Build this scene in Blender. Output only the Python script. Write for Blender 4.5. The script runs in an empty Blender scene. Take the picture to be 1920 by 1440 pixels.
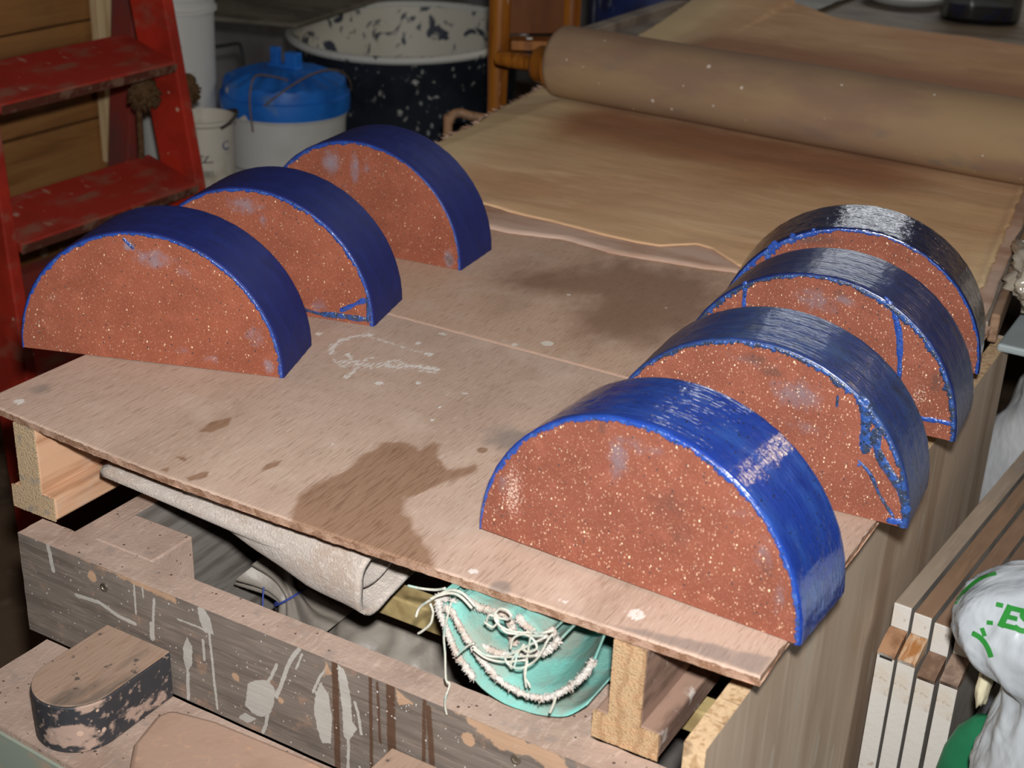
import bpy, bmesh, math, random
import numpy as np
from mathutils import Vector, Matrix, noise
from mathutils.bvhtree import BVHTree

# ------------------------------------------------------------------ camera, world, lights
sc = bpy.context.scene
COL = sc.collection
ZT = 0.75                                   # height of the board top above the floor
PI = math.pi

cam_d = bpy.data.cameras.new('camera')
cam = bpy.data.objects.new('camera', cam_d); COL.objects.link(cam)
cam_d.sensor_width = 36.0; cam_d.lens = 50.43
cr = Vector((0.859, 0.511, 0.0352)).normalized()
cf = Vector((-0.451, 0.788, -0.4193)).normalized()
cr = (cr - cf * cr.dot(cf)).normalized(); cu = cr.cross(cf)
CP = Vector((1.018, -0.809, 0.601 + ZT))
cam.matrix_world = Matrix(((cr.x, cu.x, -cf.x, CP.x), (cr.y, cu.y, -cf.y, CP.y), (cr.z, cu.z, -cf.z, CP.z), (0, 0, 0, 1)))
cam_d.dof.use_dof = True; cam_d.dof.focus_distance = 1.35; cam_d.dof.aperture_fstop = 9.0
cam_d.clip_start = 0.01
sc.camera = cam
sc.view_settings.view_transform = 'Standard'; sc.view_settings.look = 'None'
sc.view_settings.gamma = 1.0; sc.view_settings.exposure = 0.0
sc.view_settings.use_curve_mapping = False

wd = bpy.data.worlds.new('world'); sc.world = wd; wd.use_nodes = True
wd.node_tree.nodes['Background'].inputs[0].default_value = (0.6, 0.65, 0.75, 1)
wd.node_tree.nodes['Background'].inputs[1].default_value = 0.05

def lamp(name, kind, loc, power, col=(1, 1, 1), size=0.03):
    l = bpy.data.lights.new(name, kind); l.energy = power; l.color = col
    if kind == 'POINT': l.shadow_soft_size = size
    o = bpy.data.objects.new(name, l); COL.objects.link(o); o.location = loc
    return o
# the camera's own flash, a hand's width above the lens
fl = lamp('camera_flash', 'SPOT', CP + cu * 0.075 + cr * 0.02 - cf * 0.02, 120, (1.0, 0.99, 0.97))
fl.data.shadow_soft_size = 0.02; fl.data.spot_size = math.radians(104); fl.data.spot_blend = 1.0
fl.rotation_euler = (cf + cu * 0.10).to_track_quat('-Z', 'Y').to_euler()
# dim daylight from the window in the far wall
wl = lamp('window_daylight', 'AREA', (-0.23, 4.25, 1.22 + ZT), 9.0, (0.92, 0.96, 1.0)); wl.data.shape = 'RECTANGLE'
wl.data.size = 1.34; wl.data.size_y = 0.36; wl.rotation_euler = (-PI / 2, 0, 0)
# a warm bulb burning at the far right
lamp('warm_bulb', 'POINT', (1.66, 2.39, 1.40 + ZT), 10, (1.0, 0.76, 0.42), 0.09)

# ------------------------------------------------------------------ materials
class NT:
    def __init__(s, name):
        s.m = bpy.data.materials.new(name); s.m.use_nodes = True
        s.t = s.m.node_tree; s.n = s.t.nodes; s.b = s.n['Principled BSDF']; s.co = {}
    def new(s, t, **k):
        x = s.n.new(t)
        for a, v in k.items(): setattr(x, a, v)
        return x
    def link(s, a, b): s.t.links.new(a, b)
    def coord(s, which, scale, rot=0):
        key = (which, tuple(scale), rot)
        if key in s.co: return s.co[key]
        tc = s.new('ShaderNodeTexCoord'); mp = s.new('ShaderNodeMapping')
        s.link(tc.outputs[which], mp.inputs[0])
        mp.inputs['Scale'].default_value = scale; mp.inputs['Rotation'].default_value = (0, 0, rot)
        s.co[key] = mp.outputs[0]; return mp.outputs[0]
    def math(s, op, a, b=None, clamp=False):
        x = s.new('ShaderNodeMath', operation=op, use_clamp=clamp)
        for i, v in ((0, a), (1, b)):
            if v is None: continue
            if isinstance(v, (int, float)): x.inputs[i].default_value = v
            else: s.link(v, x.inputs[i])
        return x.outputs[0]
    def mr(s, v, lo, hi, a=0.0, b=1.0):
        x = s.new('ShaderNodeMapRange'); x.interpolation_type = 'SMOOTHSTEP'
        s.link(v, x.inputs[0])
        for i, q in enumerate((lo, hi, a, b)): x.inputs[i + 1].default_value = q
        return x.outputs[0]
    def mix(s, f, a, b):
        x = s.new('ShaderNodeMix', data_type='RGBA')
        if isinstance(f, (int, float)): x.inputs[0].default_value = f
        else: s.link(f, x.inputs[0])
        for i, v in ((6, a), (7, b)):
            if isinstance(v, tuple): x.inputs[i].default_value = (*v[:3], 1)
            else: s.link(v, x.inputs[i])
        return x.outputs[2]

def v3(s): return tuple(s) if isinstance(s, (tuple, list)) else (s, s, s)

def tex_out(nt, L):
    k = L.get('t', 'noise'); c = nt.coord(L.get('c', 'Object'), v3(L.get('s', 10.0)), L.get('rot', 0))
    if k == 'noise':
        x = nt.new('ShaderNodeTexNoise'); x.inputs['Scale'].default_value = 1.0
        x.inputs['Detail'].default_value = L.get('d', 3.0); x.inputs['Roughness'].default_value = L.get('r', 0.55)
        x.inputs['Distortion'].default_value = L.get('w', 0.0)
        nt.link(c, x.inputs['Vector']); return x.outputs['Fac']
    if k == 'voro':
        x = nt.new('ShaderNodeTexVoronoi'); x.inputs['Scale'].default_value = 1.0
        x.feature = L.get('f', 'F1'); nt.link(c, x.inputs['Vector'])
        return x.outputs['Distance']
    if k == 'spots':                         # scattered round specks of random size
        x = nt.new('ShaderNodeTexVoronoi'); x.inputs['Scale'].default_value = 1.0; nt.link(c, x.inputs['Vector'])
        sp = nt.new('ShaderNodeSeparateColor'); nt.link(x.outputs['Color'], sp.inputs[0])
        q = nt.math('POWER', sp.outputs[0], L.get('p', 3.0))
        return nt.math('SUBTRACT', nt.math('MULTIPLY', q, L.get('k', 0.5)), x.outputs['Distance'])
    if k == 'wave':
        x = nt.new('ShaderNodeTexWave'); x.inputs['Scale'].default_value = 1.0; x.bands_direction = L.get('dir', 'X')
        x.inputs['Distortion'].default_value = L.get('w', 3.0); x.inputs['Detail'].default_value = 3
        x.inputs['Detail Scale'].default_value = L.get('ds', 1.5); nt.link(c, x.inputs['Vector']); return x.outputs['Fac']

def attr_out(nt, name, ch):
    a = nt.new('ShaderNodeAttribute', attribute_name=name); sp = nt.new('ShaderNodeSeparateColor')
    nt.link(a.outputs['Color'], sp.inputs[0]); return sp.outputs['RGB'.index(ch)]

def M(name, base, rough=0.7, spec=0.4, layers=(), bump=(), coat=0.0, metal=0.0, coat_rough=0.1, trans=0.0, alpha=None, sheen=0.0, ior=1.5):
    nt = NT(name); col = None; cur = tuple(base); rg = None
    for L in layers:
        if 'attr' in L:
            v = attr_out(nt, *L['attr'])
            if 'n' in L:                     # break the edge of a stain with noise
                nz = tex_out(nt, dict(s=L['n'][0], d=4, c=L.get('c', 'Object')))
                v = nt.math('ADD', v, nt.math('MULTIPLY', nt.math('SUBTRACT', nz, 0.5), L['n'][1]))
        else: v = tex_out(nt, L)
        f = nt.mr(v, L.get('lo', 0.45), L.get('hi', 0.65), 0.0, L.get('a', 1.0))
        if 'by' in L:                        # confine to a painted zone
            f = nt.math('MULTIPLY', f, attr_out(nt, *L['by']))
        cur = nt.mix(f, cur, tuple(L['col']))
        if 'rough' in L:
            rg = nt.math('ADD', rg if rg is not None else rough, nt.math('MULTIPLY', f, L['rough'] - rough))
    if isinstance(cur, tuple): nt.b.inputs['Base Color'].default_value = (*cur, 1)
    else: nt.link(cur, nt.b.inputs['Base Color'])
    if rg is not None: nt.link(rg, nt.b.inputs['Roughness'])
    else: nt.b.inputs['Roughness'].default_value = rough
    nt.b.inputs['Specular IOR Level'].default_value = spec
    nt.b.inputs['Metallic'].default_value = metal; nt.b.inputs['IOR'].default_value = ior
    nt.b.inputs['Coat Weight'].default_value = coat; nt.b.inputs['Coat Roughness'].default_value = coat_rough
    nt.b.inputs['Transmission Weight'].default_value = trans
    if sheen: nt.b.inputs['Sheen Weight'].default_value = sheen
    if alpha is not None: nt.b.inputs['Alpha'].default_value = alpha
    h = None
    for L in bump:
        v = nt.math('MULTIPLY', tex_out(nt, L), L.get('h', 1.0)); h = v if h is None else nt.math('ADD', h, v)
    if h is not None:
        bp = nt.new('ShaderNodeBump'); bp.inputs['Strength'].default_value = 1.0; bp.inputs['Distance'].default_value = 0.001
        nt.link(h, bp.inputs['Height']); nt.link(bp.outputs[0], nt.b.inputs['Normal'])
        if coat: nt.link(bp.outputs[0], nt.b.inputs['Coat Normal'])
    return nt.m

def srgb(r, g, b):
    f = lambda c: (c / 255 / 12.92) if c / 255 < 0.04045 else ((c / 255 + 0.055) / 1.055) ** 2.4
    return (f(r), f(g), f(b))

# ------------------------------------------------------------------ mesh helpers
class MB:
    def __init__(s): s.v = []; s.f = []
    def add(s, V, F):
        o = len(s.v); s.v += [tuple(p) for p in V]; s.f += [tuple(i + o for i in f) for f in F]; return s
    def box(s, x0, x1, y0, y1, z0, z1):
        V = [(x, y, z) for z in (z0, z1) for y in (y0, y1) for x in (x0, x1)]
        return s.add(V, [(0, 2, 3, 1), (4, 5, 7, 6), (0, 1, 5, 4), (2, 6, 7, 3), (0, 4, 6, 2), (1, 3, 7, 5)])
    def obox(s, a, b, w, h, up=(0, 0, 1)):   # a bar from a to b, w wide, h high
        a, b = Vector(a), Vector(b); d = (b - a).normalized(); u = Vector(up); r = d.cross(u).normalized(); u = r.cross(d)
        V = [p + r * i * w / 2 + u * j * h / 2 for p in (a, b) for j in (-1, 1) for i in (-1, 1)]
        return s.add(V, [(0, 1, 3, 2), (4, 6, 7, 5), (0, 4, 5, 1), (2, 3, 7, 6), (0, 2, 6, 4), (1, 5, 7, 3)])
    def tube(s, pts, r, n=8, closed=False, jit=0.0):
        pts = [Vector(p) for p in pts]; m = len(pts); V = []; F = []; N = None
        for i, p in enumerate(pts):
            d = (pts[min(i + 1, m - 1)] - pts[max(i - 1, 0)])
            d = d.normalized() if d.length > 1e-9 else Vector((0, 0, 1))
            if N is None: N = d.orthogonal().normalized()
            N = (N - d * N.dot(d)); N = N.normalized() if N.length > 1e-6 else d.orthogonal().normalized()
            B = d.cross(N); rr = r(i / (m - 1)) if callable(r) else r
            for k in range(n):
                a = 2 * PI * k / n; q = rr * (1 + jit * (random.random() - 0.5))
                V.append(p + N * math.cos(a) * q + B * math.sin(a) * q)
        for i in range(m - 1):
            for k in range(n): F.append((i * n + k, i * n + (k + 1) % n, (i + 1) * n + (k + 1) % n, (i + 1) * n + k))
        F.append(tuple(range(n - 1, -1, -1))); F.append(tuple((m - 1) * n + k for k in range(n)))
        return s.add(V, F)
    def lathe(s, prof, n=48, c=(0, 0, 0), axis='Z', cap=True):
        V = []; F = []; m = len(prof); c = Vector(c)
        for r, h in prof:
            for k in range(n):
                a = 2 * PI * k / n; x, y = r * math.cos(a), r * math.sin(a)
                V.append(c + (Vector((x, y, h)) if axis == 'Z' else Vector((h, x, y))))
        for i in range(m - 1):
            for k in range(n): F.append((i * n + k, i * n + (k + 1) % n, (i + 1) * n + (k + 1) % n, (i + 1) * n + k))
        if cap: F.append(tuple(range(n - 1, -1, -1))); F.append(tuple((m - 1) * n + k for k in range(n)))
        return s.add(V, F)
    def grid(s, fn, nu, nv):
        V = [fn(i / nu, j / nv) for j in range(nv + 1) for i in range(nu + 1)]
        F = [(j * (nu + 1) + i, j * (nu + 1) + i + 1, (j + 1) * (nu + 1) + i + 1, (j + 1) * (nu + 1) + i) for j in range(nv) for i in range(nu)]
        return s.add(V, F)
    def prism(s, poly, z0, z1):              # polygon in xy, extruded in z
        n = len(poly); V = [(x, y, z0) for x, y in poly] + [(x, y, z1) for x, y in poly]
        F = [tuple(range(n - 1, -1, -1)), tuple(range(n, 2 * n))] + [(i, (i + 1) % n, n + (i + 1) % n, n + i) for i in range(n)]
        return s.add(V, F)
    def sheet(s, fn, nu, nv, th):            # a grid with thickness
        P = [[Vector(fn(i / nu, j / nv)) for i in range(nu + 1)] for j in range(nv + 1)]
        V = []; W = nu + 1
        for sgn in (0, 1):
            for j in range(nv + 1):
                for i in range(nu + 1):
                    du = P[j][min(i + 1, nu)] - P[j][max(i - 1, 0)]; dv = P[min(j + 1, nv)][i] - P[max(j - 1, 0)][i]
                    nn = du.cross(dv); nn = nn.normalized() if nn.length > 1e-12 else Vector((0, 0, 1))
                    V.append(P[j][i] - nn * th * sgn)
        K = W * (nv + 1); F = []
        for j in range(nv):
            for i in range(nu):
                a, b, c, d = j * W + i, j * W + i + 1, (j + 1) * W + i + 1, (j + 1) * W + i
                F += [(a, b, c, d), (K + d, K + c, K + b, K + a)]
        rim = [i for i in range(W)] + [j * W + nu for j in range(1, nv + 1)] + [nv * W + i for i in range(nu - 1, -1, -1)] + [j * W for j in range(nv - 1, 0, -1)]
        for a, b in zip(rim, rim[1:] + rim[:1]): F.append((a, K + a, K + b, b))
        return s.add(V, F)
    def build(s, name, mat, parent=None, loc=None, rot=None, smooth=40, bevel=0.0, seg=2, sub=0):
        me = bpy.data.meshes.new(name); me.from_pydata(s.v, [], s.f); me.update()
        bm = bmesh.new(); bm.from_mesh(me); bmesh.ops.recalc_face_normals(bm, faces=bm.faces); bm.to_mesh(me); bm.free()
        if mat: me.materials.append(mat)
        if smooth:
            me.polygons.foreach_set('use_smooth', [True] * len(me.polygons))
            if smooth < 180: me.set_sharp_from_angle(angle=math.radians(smooth))
        o = bpy.data.objects.new(name, me); COL.objects.link(o)
        if parent is not None: o.parent = parent
        if loc is not None: o.location = loc if parent is not None else (loc[0], loc[1], loc[2] + ZT)
        elif parent is None: o.location = (0, 0, ZT)
        if rot is not None: o.rotation_euler = rot
        if bevel:
            b = o.modifiers.new('bevel', 'BEVEL'); b.width = bevel; b.segments = seg; b.limit_method = 'ANGLE'; b.angle_limit = math.radians(35)
        if sub:
            b = o.modifiers.new('sub', 'SUBSURF'); b.levels = sub; b.render_levels = sub
        return o

def tag(o, label, cat, group=None):
    o['label'] = label; o['category'] = cat
    if group: o['group'] = group
    return o
def struct(o): o['kind'] = 'structure'; return o
def thing(name, label, cat, loc=(0, 0, 0), rot=(0, 0, 0), group=None):
    o = bpy.data.objects.new(name, None); COL.objects.link(o); o.empty_display_size = 0.05
    o.location = (loc[0], loc[1], loc[2] + ZT); o.rotation_euler = rot
    return tag(o, label, cat, group)
def copy_tree(o, parent=None):
    c = o.copy(); COL.objects.link(c); c.parent = parent
    for ch in list(o.children): copy_tree(ch, c)
    return c
def nz(x, y=0.0, z=0.0): return noise.noise(Vector((x, y, z)))
def smooth_path(P, n=6):
    P = [Vector(p) for p in P]; out = []
    for i in range(len(P) - 1):
        a, b, c, d = P[max(i - 1, 0)], P[i], P[i + 1], P[min(i + 2, len(P) - 1)]
        for k in range(n):
            t = k / n
            out.append(0.5 * ((2 * b) + (c - a) * t + (2 * a - 5 * b + 4 * c - d) * t * t + (3 * b - a - 3 * c + d) * t ** 3))
    out.append(P[-1]); return out
def interp(x, xs, ys): return float(np.interp(x, xs, ys))

# masks painted on a dense grid: stains, dried splashes and drips, which are marks on the thing itself
def seg_dist(X, Y, pts, close):
    pts = list(pts) + ([pts[0]] if close else []); D = np.full(X.shape, 1e9)
    for (ax, ay), (bx, by) in zip(pts[:-1], pts[1:]):
        dx, dy = bx - ax, by - ay; L = dx * dx + dy * dy + 1e-12
        t = np.clip(((X - ax) * dx + (Y - ay) * dy) / L, 0, 1)
        D = np.minimum(D, np.hypot(X - ax - t * dx, Y - ay - t * dy))
    return D
def poly_mask(X, Y, pts, soft):
    D = seg_dist(X, Y, pts, True); ins = np.zeros(X.shape, bool); n = len(pts)
    for i in range(n):
        (ax, ay), (bx, by) = pts[i], pts[(i + 1) % n]
        if ay == by: continue
        c = ((ay > Y) != (by > Y)) & (X < (bx - ax) * (Y - ay) / (by - ay) + ax); ins ^= c
    return np.clip(0.5 + np.where(ins, D, -D) / soft, 0, 1)
def line_mask(X, Y, pts, w, soft): return np.clip(0.5 + (w / 2 - seg_dist(X, Y, pts, False)) / soft, 0, 1)
def dot_mask(X, Y, c, r, soft): return np.clip(0.5 + (r - np.hypot(X - c[0], Y - c[1])) / soft, 0, 1)
def set_attr(o, name, R, G, B):
    me = o.data; n = len(me.vertices)
    a = me.color_attributes.new(name, 'FLOAT_COLOR', 'POINT'); c = np.ones((n, 4), np.float32)
    for i, q in enumerate((R, G, B)): c[:, i] = q
    a.data.foreach_set('color', c.ravel())
def co(o):
    n = len(o.data.vertices); a = np.empty(n * 3, np.float32); o.data.vertices.foreach_get('co', a); return a.reshape(n, 3).astype(float)

# ------------------------------------------------------------------ materials used
m_floor = M('concrete_floor', srgb(96, 78, 62), 0.9, 0.2, [dict(s=3, col=srgb(60, 46, 36), lo=.4, hi=.65), dict(s=25, col=srgb(120, 104, 90), lo=.55, hi=.75, a=.5)], [dict(s=60, h=1.0)])
m_wall = M('grey_wall', srgb(150, 148, 150), 0.9, 0.2, [dict(s=2, col=srgb(110, 106, 106), lo=.4, hi=.65)], [dict(s=30, h=1.0)])
m_plank = M('pine_plank', srgb(150, 104, 58), 0.65, 0.35, [dict(s=(6, 1.5, 14), col=srgb(112, 72, 36), lo=.42, hi=.7, w=1.2), dict(s=(40, 3, 90), col=srgb(170, 122, 74), lo=.5, hi=.75, a=.5), dict(t='spots', s=14, col=srgb(190, 170, 150), lo=.12, hi=.2, p=6, k=.4)], [dict(s=(40, 3, 90), h=.5)])
m_lath = M('pale_lath', srgb(205, 180, 140), 0.7, 0.3, [dict(s=(40, 40, 4), col=srgb(176, 146, 106), lo=.45, hi=.7)])
m_ceil = M('ceiling_paint', srgb(150, 148, 140), 0.9, 0.1)

# pale dusty plywood; grain runs front to back
def ply(name, base, dark, extra=()):
    return M(name, base, 0.72, 0.3, [
        dict(s=(9, 2.6, 9), col=dark, lo=.42, hi=.74, a=.5, d=4),
        dict(s=(620, 48, 100), col=dark, lo=.52, hi=.68, a=.5, d=3),
        dict(s=(1100, 70, 100), col=srgb(216, 198, 184), lo=.56, hi=.70, a=.5),
        dict(s=(14, 14, 14), col=srgb(206, 184, 168), lo=.5, hi=.72, a=.45, d=5),
        *extra], [dict(s=(620, 48, 100), h=.35)])
m_board = ply('dusty_plywood', srgb(190, 163, 146), srgb(138, 112, 94), [
    dict(attr=('marks', 'R'), n=((70, 26, 60), 1.1), col=srgb(142, 108, 84), lo=.36, hi=.74, a=.85),
    dict(s=(560, 40, 100), col=srgb(104, 74, 54), lo=.5, hi=.64, a=.5, by=('marks', 'R')),
    dict(attr=('marks', 'G'), n=((420, 110, 300), 2.8), col=srgb(225, 220, 214), lo=.5, hi=.9, a=.85),
    dict(attr=('marks', 'B'), n=((60, 30, 60), .7), col=srgb(120, 112, 108), lo=.4, hi=.8, a=.6)])
m_board2 = ply('brown_plywood', srgb(196, 164, 142), srgb(146, 114, 92), [
    dict(attr=('marks', 'R'), n=((30, 16, 30), .8), col=srgb(120, 86, 62), lo=.25, hi=.85, a=.7),
    dict(attr=('marks', 'G'), n=((300, 300, 300), .9), col=srgb(222, 214, 204), lo=.45, hi=.65, a=.8),
    dict(attr=('marks', 'B'), n=((120, 400, 60), .7), col=srgb(196, 162, 142), lo=.4, hi=.7, a=.8)])
m_plyedge = M('splintered_ply_edge', srgb(192, 156, 134), 0.8, 0.25, [dict(s=(60, 60, 60), col=srgb(150, 112, 88), lo=.42, hi=.6), dict(s=(400, 40, 900), col=srgb(226, 190, 164), lo=.52, hi=.68, a=.7), dict(s=(8, 8, 8), col=srgb(120, 82, 56), lo=.55, hi=.7, a=.6)], [dict(s=(500, 80, 900), h=1.0)])
m_joint = M('clay_in_joint', srgb(192, 160, 142), 0.9, 0.2)

# ------------------------------------------------------------------ room shell
def shell(name, x0, x1, y0, y1, z0, z1, mat): return struct(MB().box(x0, x1, y0, y1, z0, z1).build(name, mat, smooth=0))
shell('floor', -2.6, 2.4, -2.4, 4.5, -0.80, -0.75, m_floor)
shell('ceiling', -2.6, 2.4, -2.4, 4.5, 1.65, 1.70, m_ceil)
shell('wall_right', 2.3, 2.4, -2.4, 4.5, -0.75, 1.65, m_wall)
shell('wall_front', -2.6, 2.4, -2.5, -2.4, -0.75, 1.65, m_wall)
shell('wall_side', -2.6, -2.5, 1.47, 4.5, -0.75, 1.65, m_wall)
wb = MB()
for a in ((-2.6, 2.4, 4.3, 4.4, -0.75, 1.0), (-2.6, 2.4, 4.3, 4.4, 1.44, 1.65), (-2.6, -0.95, 4.3, 4.4, 1.0, 1.44), (0.49, 2.4, 4.3, 4.4, 1.0, 1.44)): wb.box(*a)
struct(wb.build('wall_back', m_wall, smooth=0))
wf = MB()
for a in ((-0.95, 0.49, 4.3, 4.36, 1.0, 1.04), (-0.95, 0.49, 4.3, 4.36, 1.40, 1.44), (-0.95, -0.90, 4.3, 4.36, 1.04, 1.40), (0.44, 0.49, 4.3, 4.36, 1.04, 1.40)): wf.box(*a)
win = struct(wf.build('window_1', M('white_window_paint', (.6, .6, .58), .5), smooth=0))
gp = MB().box(-0.90, 0.44, 4.335, 4.34, 1.04, 1.40).build('pane', M('window_glass', (.75, .8, .85), .05, .5), win, (0, 0, 0), smooth=0)
# plank-clad wall behind the ladder
wl_ = MB()
zz = [-0.75, -0.64, -0.425, -0.213, -0.003, 0.21, 0.42, 0.63, 0.84, 1.05, 1.26, 1.65]
for a, b in zip(zz[:-1], zz[1:]): wl_.box(-1.34, -1.30 + 0.004 * math.sin(a * 37), -2.4, 1.47, a + 0.002, b - 0.003)
wl_.box(-1.38, -1.345, -2.4, 1.47, -0.75, 1.65)
struct(wl_.build('wall_left', m_plank, smooth=0, bevel=0.003))
struct(MB().box(-1.296, -1.272, 1.385, 1.427, -0.31, 1.6).build('trim_1', m_lath, smooth=0, bevel=0.002))
struct(MB().box(-2.5, -1.38, 1.41, 1.47, -0.75, 1.65).build('wall_return', m_wall, smooth=0))

# ------------------------------------------------------------------ the two plywood boards
def sag(x, y):
    t = min(max((x + 0.02) / 0.785, 0), 1)
    return -0.0085 * math.sin(PI * t ** 0.8) * max(0.0, 1 - max(y, 0) / 0.2) ** 1.5 - 0.003 * max(0, 1 - abs(x - 0.2) / 0.3) * max(0.0, 1 - max(y, 0) / 0.2)
def board(name, x0, x1, y0, y1, mat, th, nx, ny, edge, sagf):
    def fn(u, v):
        x = x0 + (x1 - x0) * u; y = y0 + (y1 - y0) * v
        j = 0.0011 * nz(x * 120, y * 3, 3) + 0.0005 * nz(x * 400, 1)
        if v == 0: y += j
        if u == 1: x += 0.0012 * nz(y * 90, 8) + 0.004 * (y - 0.1) * 0
        z = sagf(x, y)
        if v == 0: z -= 0.0012 + 0.0006 * nz(x * 150, 5)
        return (x, y, z)
    b = MB().grid(fn, nx, ny); o = b.build(name, mat, smooth=60)
    # underside and rough edges are one separate mesh part
    e = MB(); N = 160
    P = [fn(i / N, 0) for i in range(N + 1)]; Q = [(x, y + 0.002 + 0.0015 * nz(x * 80, 9), z - th + 0.0012 * nz(x * 60, 4)) for x, y, z in P]
    e.add(P + Q, [(i, i + 1, N + 2 + i, N + 1 + i) for i in range(N)])
    P = [fn(1, j / N) for j in range(N + 1)]; Q = [(x - 0.001, y, z - th) for x, y, z in P]
    e.add(P + Q, [(i, i + 1, N + 2 + i, N + 1 + i) for i in range(N)])
    P = [fn(0, j / N) for j in range(N + 1)]; Q = [(x + 0.001, y, z - th) for x, y, z in P]
    e.add(P + Q, [(i, i + 1, N + 2 + i, N + 1 + i) for i in range(N)])
    P = [fn(i / N, 1) for i in range(N + 1)]; Q = [(x, y, z - th) for x, y, z in P]
    e.add(P + Q, [(i, i + 1, N + 2 + i, N + 1 + i) for i in range(N)])
    def un(u, v):
        x, y, z = fn(u, v); return (x, y + (0.002 if v == 0 else 0), z - th)
    e.grid(un, 60, 20)
    e.build(edge, m_plyedge, o, (0, 0, 0), smooth=60)
    return o
bd1 = board('plywood_board', -0.022, 0.764, 0.0, 0.3985, m_board, 0.008, 560, 280, 'board_edge', sag)
tag(bd1, 'dusty pale plywood board with a dark wet stain, front one under the blue tiles', 'board', 'plywood boards on the bench')
c = co(bd1); X, Y = c[:, 0], c[:, 1]
big = [(0.353, -0.01), (0.330, 0.033), (0.327, 0.053), (0.338, 0.091), (0.339, 0.144), (0.351, 0.159), (0.373, 0.153), (0.376, 0.174), (0.386, 0.172), (0.395, 0.149), (0.417, 0.137), (0.431, 0.156), (0.438, 0.151), (0.420, 0.095), (0.412, 0.077), (0.423, 0.055), (0.448, 0.040), (0.468, 0.024), (0.482, 0.012), (0.500, -0.01)]
# the light tongue of dry board that cuts into the stain
R = poly_mask(X, Y, big, 0.020)
for p in ([(0.181, 0.072), (0.178, 0.093), (0.189, 0.110), (0.196, 0.097), (0.193, 0.078)], [(0.277, 0.048), (0.273, 0.060), (0.280, 0.074), (0.283, 0.062)], [(0.226, 0.007), (0.236, 0.025), (0.241, 0.017), (0.232, 0.005)], [(0.193, 0.029), (0.203, 0.034), (0.209, 0.027), (0.201, 0.026)], [(0.197, 0.005), (0.202, 0.011), (0.205, 0.006)]):
    R = np.maximum(R, poly_mask(X, Y, p, 0.008))
R = np.maximum(R, 0.75 * dot_mask(X, Y, (0.422, 0.182), 0.006, 0.006))
G = np.zeros_like(X)
for p, w in (([(0.180, 0.277), (0.170, 0.292), (0.167, 0.309), (0.171, 0.325), (0.182, 0.340)], .008), ([(0.193, 0.286), (0.205, 0.276), (0.220, 0.270), (0.228, 0.273)], .007), ([(0.239, 0.281), (0.240, 0.294), (0.246, 0.304), (0.256, 0.299), (0.257, 0.288), (0.246, 0.283)], .006), ([(0.183, 0.337), (0.205, 0.336), (0.230, 0.334), (0.251, 0.333), (0.263, 0.334)], .004), ([(0.192, 0.266), (0.206, 0.258), (0.214, 0.257)], .005), ([(0.278, 0.293), (0.287, 0.298), (0.296, 0.299)], .005), ([(0.274, 0.307), (0.282, 0.308), (0.293, 0.310)], .005), ([(0.227, 0.237), (0.226, 0.248), (0.224, 0.261), (0.217, 0.284), (0.219, 0.292)], .006), ([(0.208, 0.268), (0.232, 0.276)], .020), ([(0.238, 0.287), (0.262, 0.294)], .016), ([(0.265, 0.300), (0.29, 0.306)], .010)):
    G = np.maximum(G, (.62 if w > .012 else 1) * line_mask(X, Y, p, w, 0.008))
for d, r in (((0.245, 0.388), .004), ((0.262, 0.246), .005), ((0.294, 0.269), .004), ((0.137, 0.312), .005), ((0.237, 0.352), .004), ((0.341, 0.234), .003), ((0.344, 0.275), .003), ((0.351, 0.207), .003), ((0.263, 0.334), .005), ((0.30, 0.12), .002), ((0.52, 0.012), .004), ((0.60, 0.012), .003), ((0.655, 0.025), .008), ((0.005, 0.02), .006)):
    G = np.maximum(G, dot_mask(X, Y, d, r, 0.004))
Bm = 0.9 * dot_mask(X, Y, (0.43, 0.215), 0.03, 0.05) + 0.8 * poly_mask(X, Y, [(0.62, 0.0), (0.765, 0.0), (0.765, 0.03), (0.70, 0.02)], .012) + 0.8 * dot_mask(X, Y, (0.55, 0.004), 0.012, 0.015) + 0.7 * dot_mask(X, Y, (0.0, 0.05), 0.02, 0.03)
set_attr(bd1, 'marks', R, G, np.clip(Bm, 0, 1))
bd2 = board('plywood_board', -0.018, 0.737, 0.4005, 0.765, m_board2, 0.008, 300, 170, 'board_edge', lambda x, y: 0.0)
tag(bd2, 'browner plywood board lying behind the joint and running under the canvas', 'board', 'plywood boards on the bench')
c = co(bd2); X, Y = c[:, 0], c[:, 1]
R = 0.9 * poly_mask(X, Y, [(0.206, 0.56), (0.246, 0.642), (0.286, 0.72), (0.43, 0.73), (0.48, 0.6), (0.46, 0.49), (0.403, 0.46), (0.359, 0.464), (0.325, 0.523), (0.320, 0.561), (0.248, 0.544)], .10)
R = np.maximum(R, poly_mask(X, Y, [(0.363, 0.573), (0.422, 0.608), (0.449, 0.513), (0.383, 0.486)], .06))
G = np.zeros_like(X)
for d, r in (((0.323, 0.408), .004), ((0.350, 0.431), .007), ((0.30, 0.57), .003), ((0.41, 0.60), .002)): G = np.maximum(G, dot_mask(X, Y, d, r, 0.004))
Bm = line_mask(X, Y, [(0.15, 0.4012), (0.48, 0.4012)], 0.0045, 0.003)
set_attr(bd2, 'marks', R, G, Bm)
# the crack of dried clay packed along the joint
def jn(u, v):
    x = -0.01 + 0.76 * u; y = 0.3995 + (v - .5) * (0.0022 + 0.0012 * nz(x * 70, 2)); return (x, y, 0.0006 * math.sin(PI * v) + 0.0001)
MB().grid(jn, 200, 4).build('dried_clay_seam', m_joint, bd1, (0, 0, 0))

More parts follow.
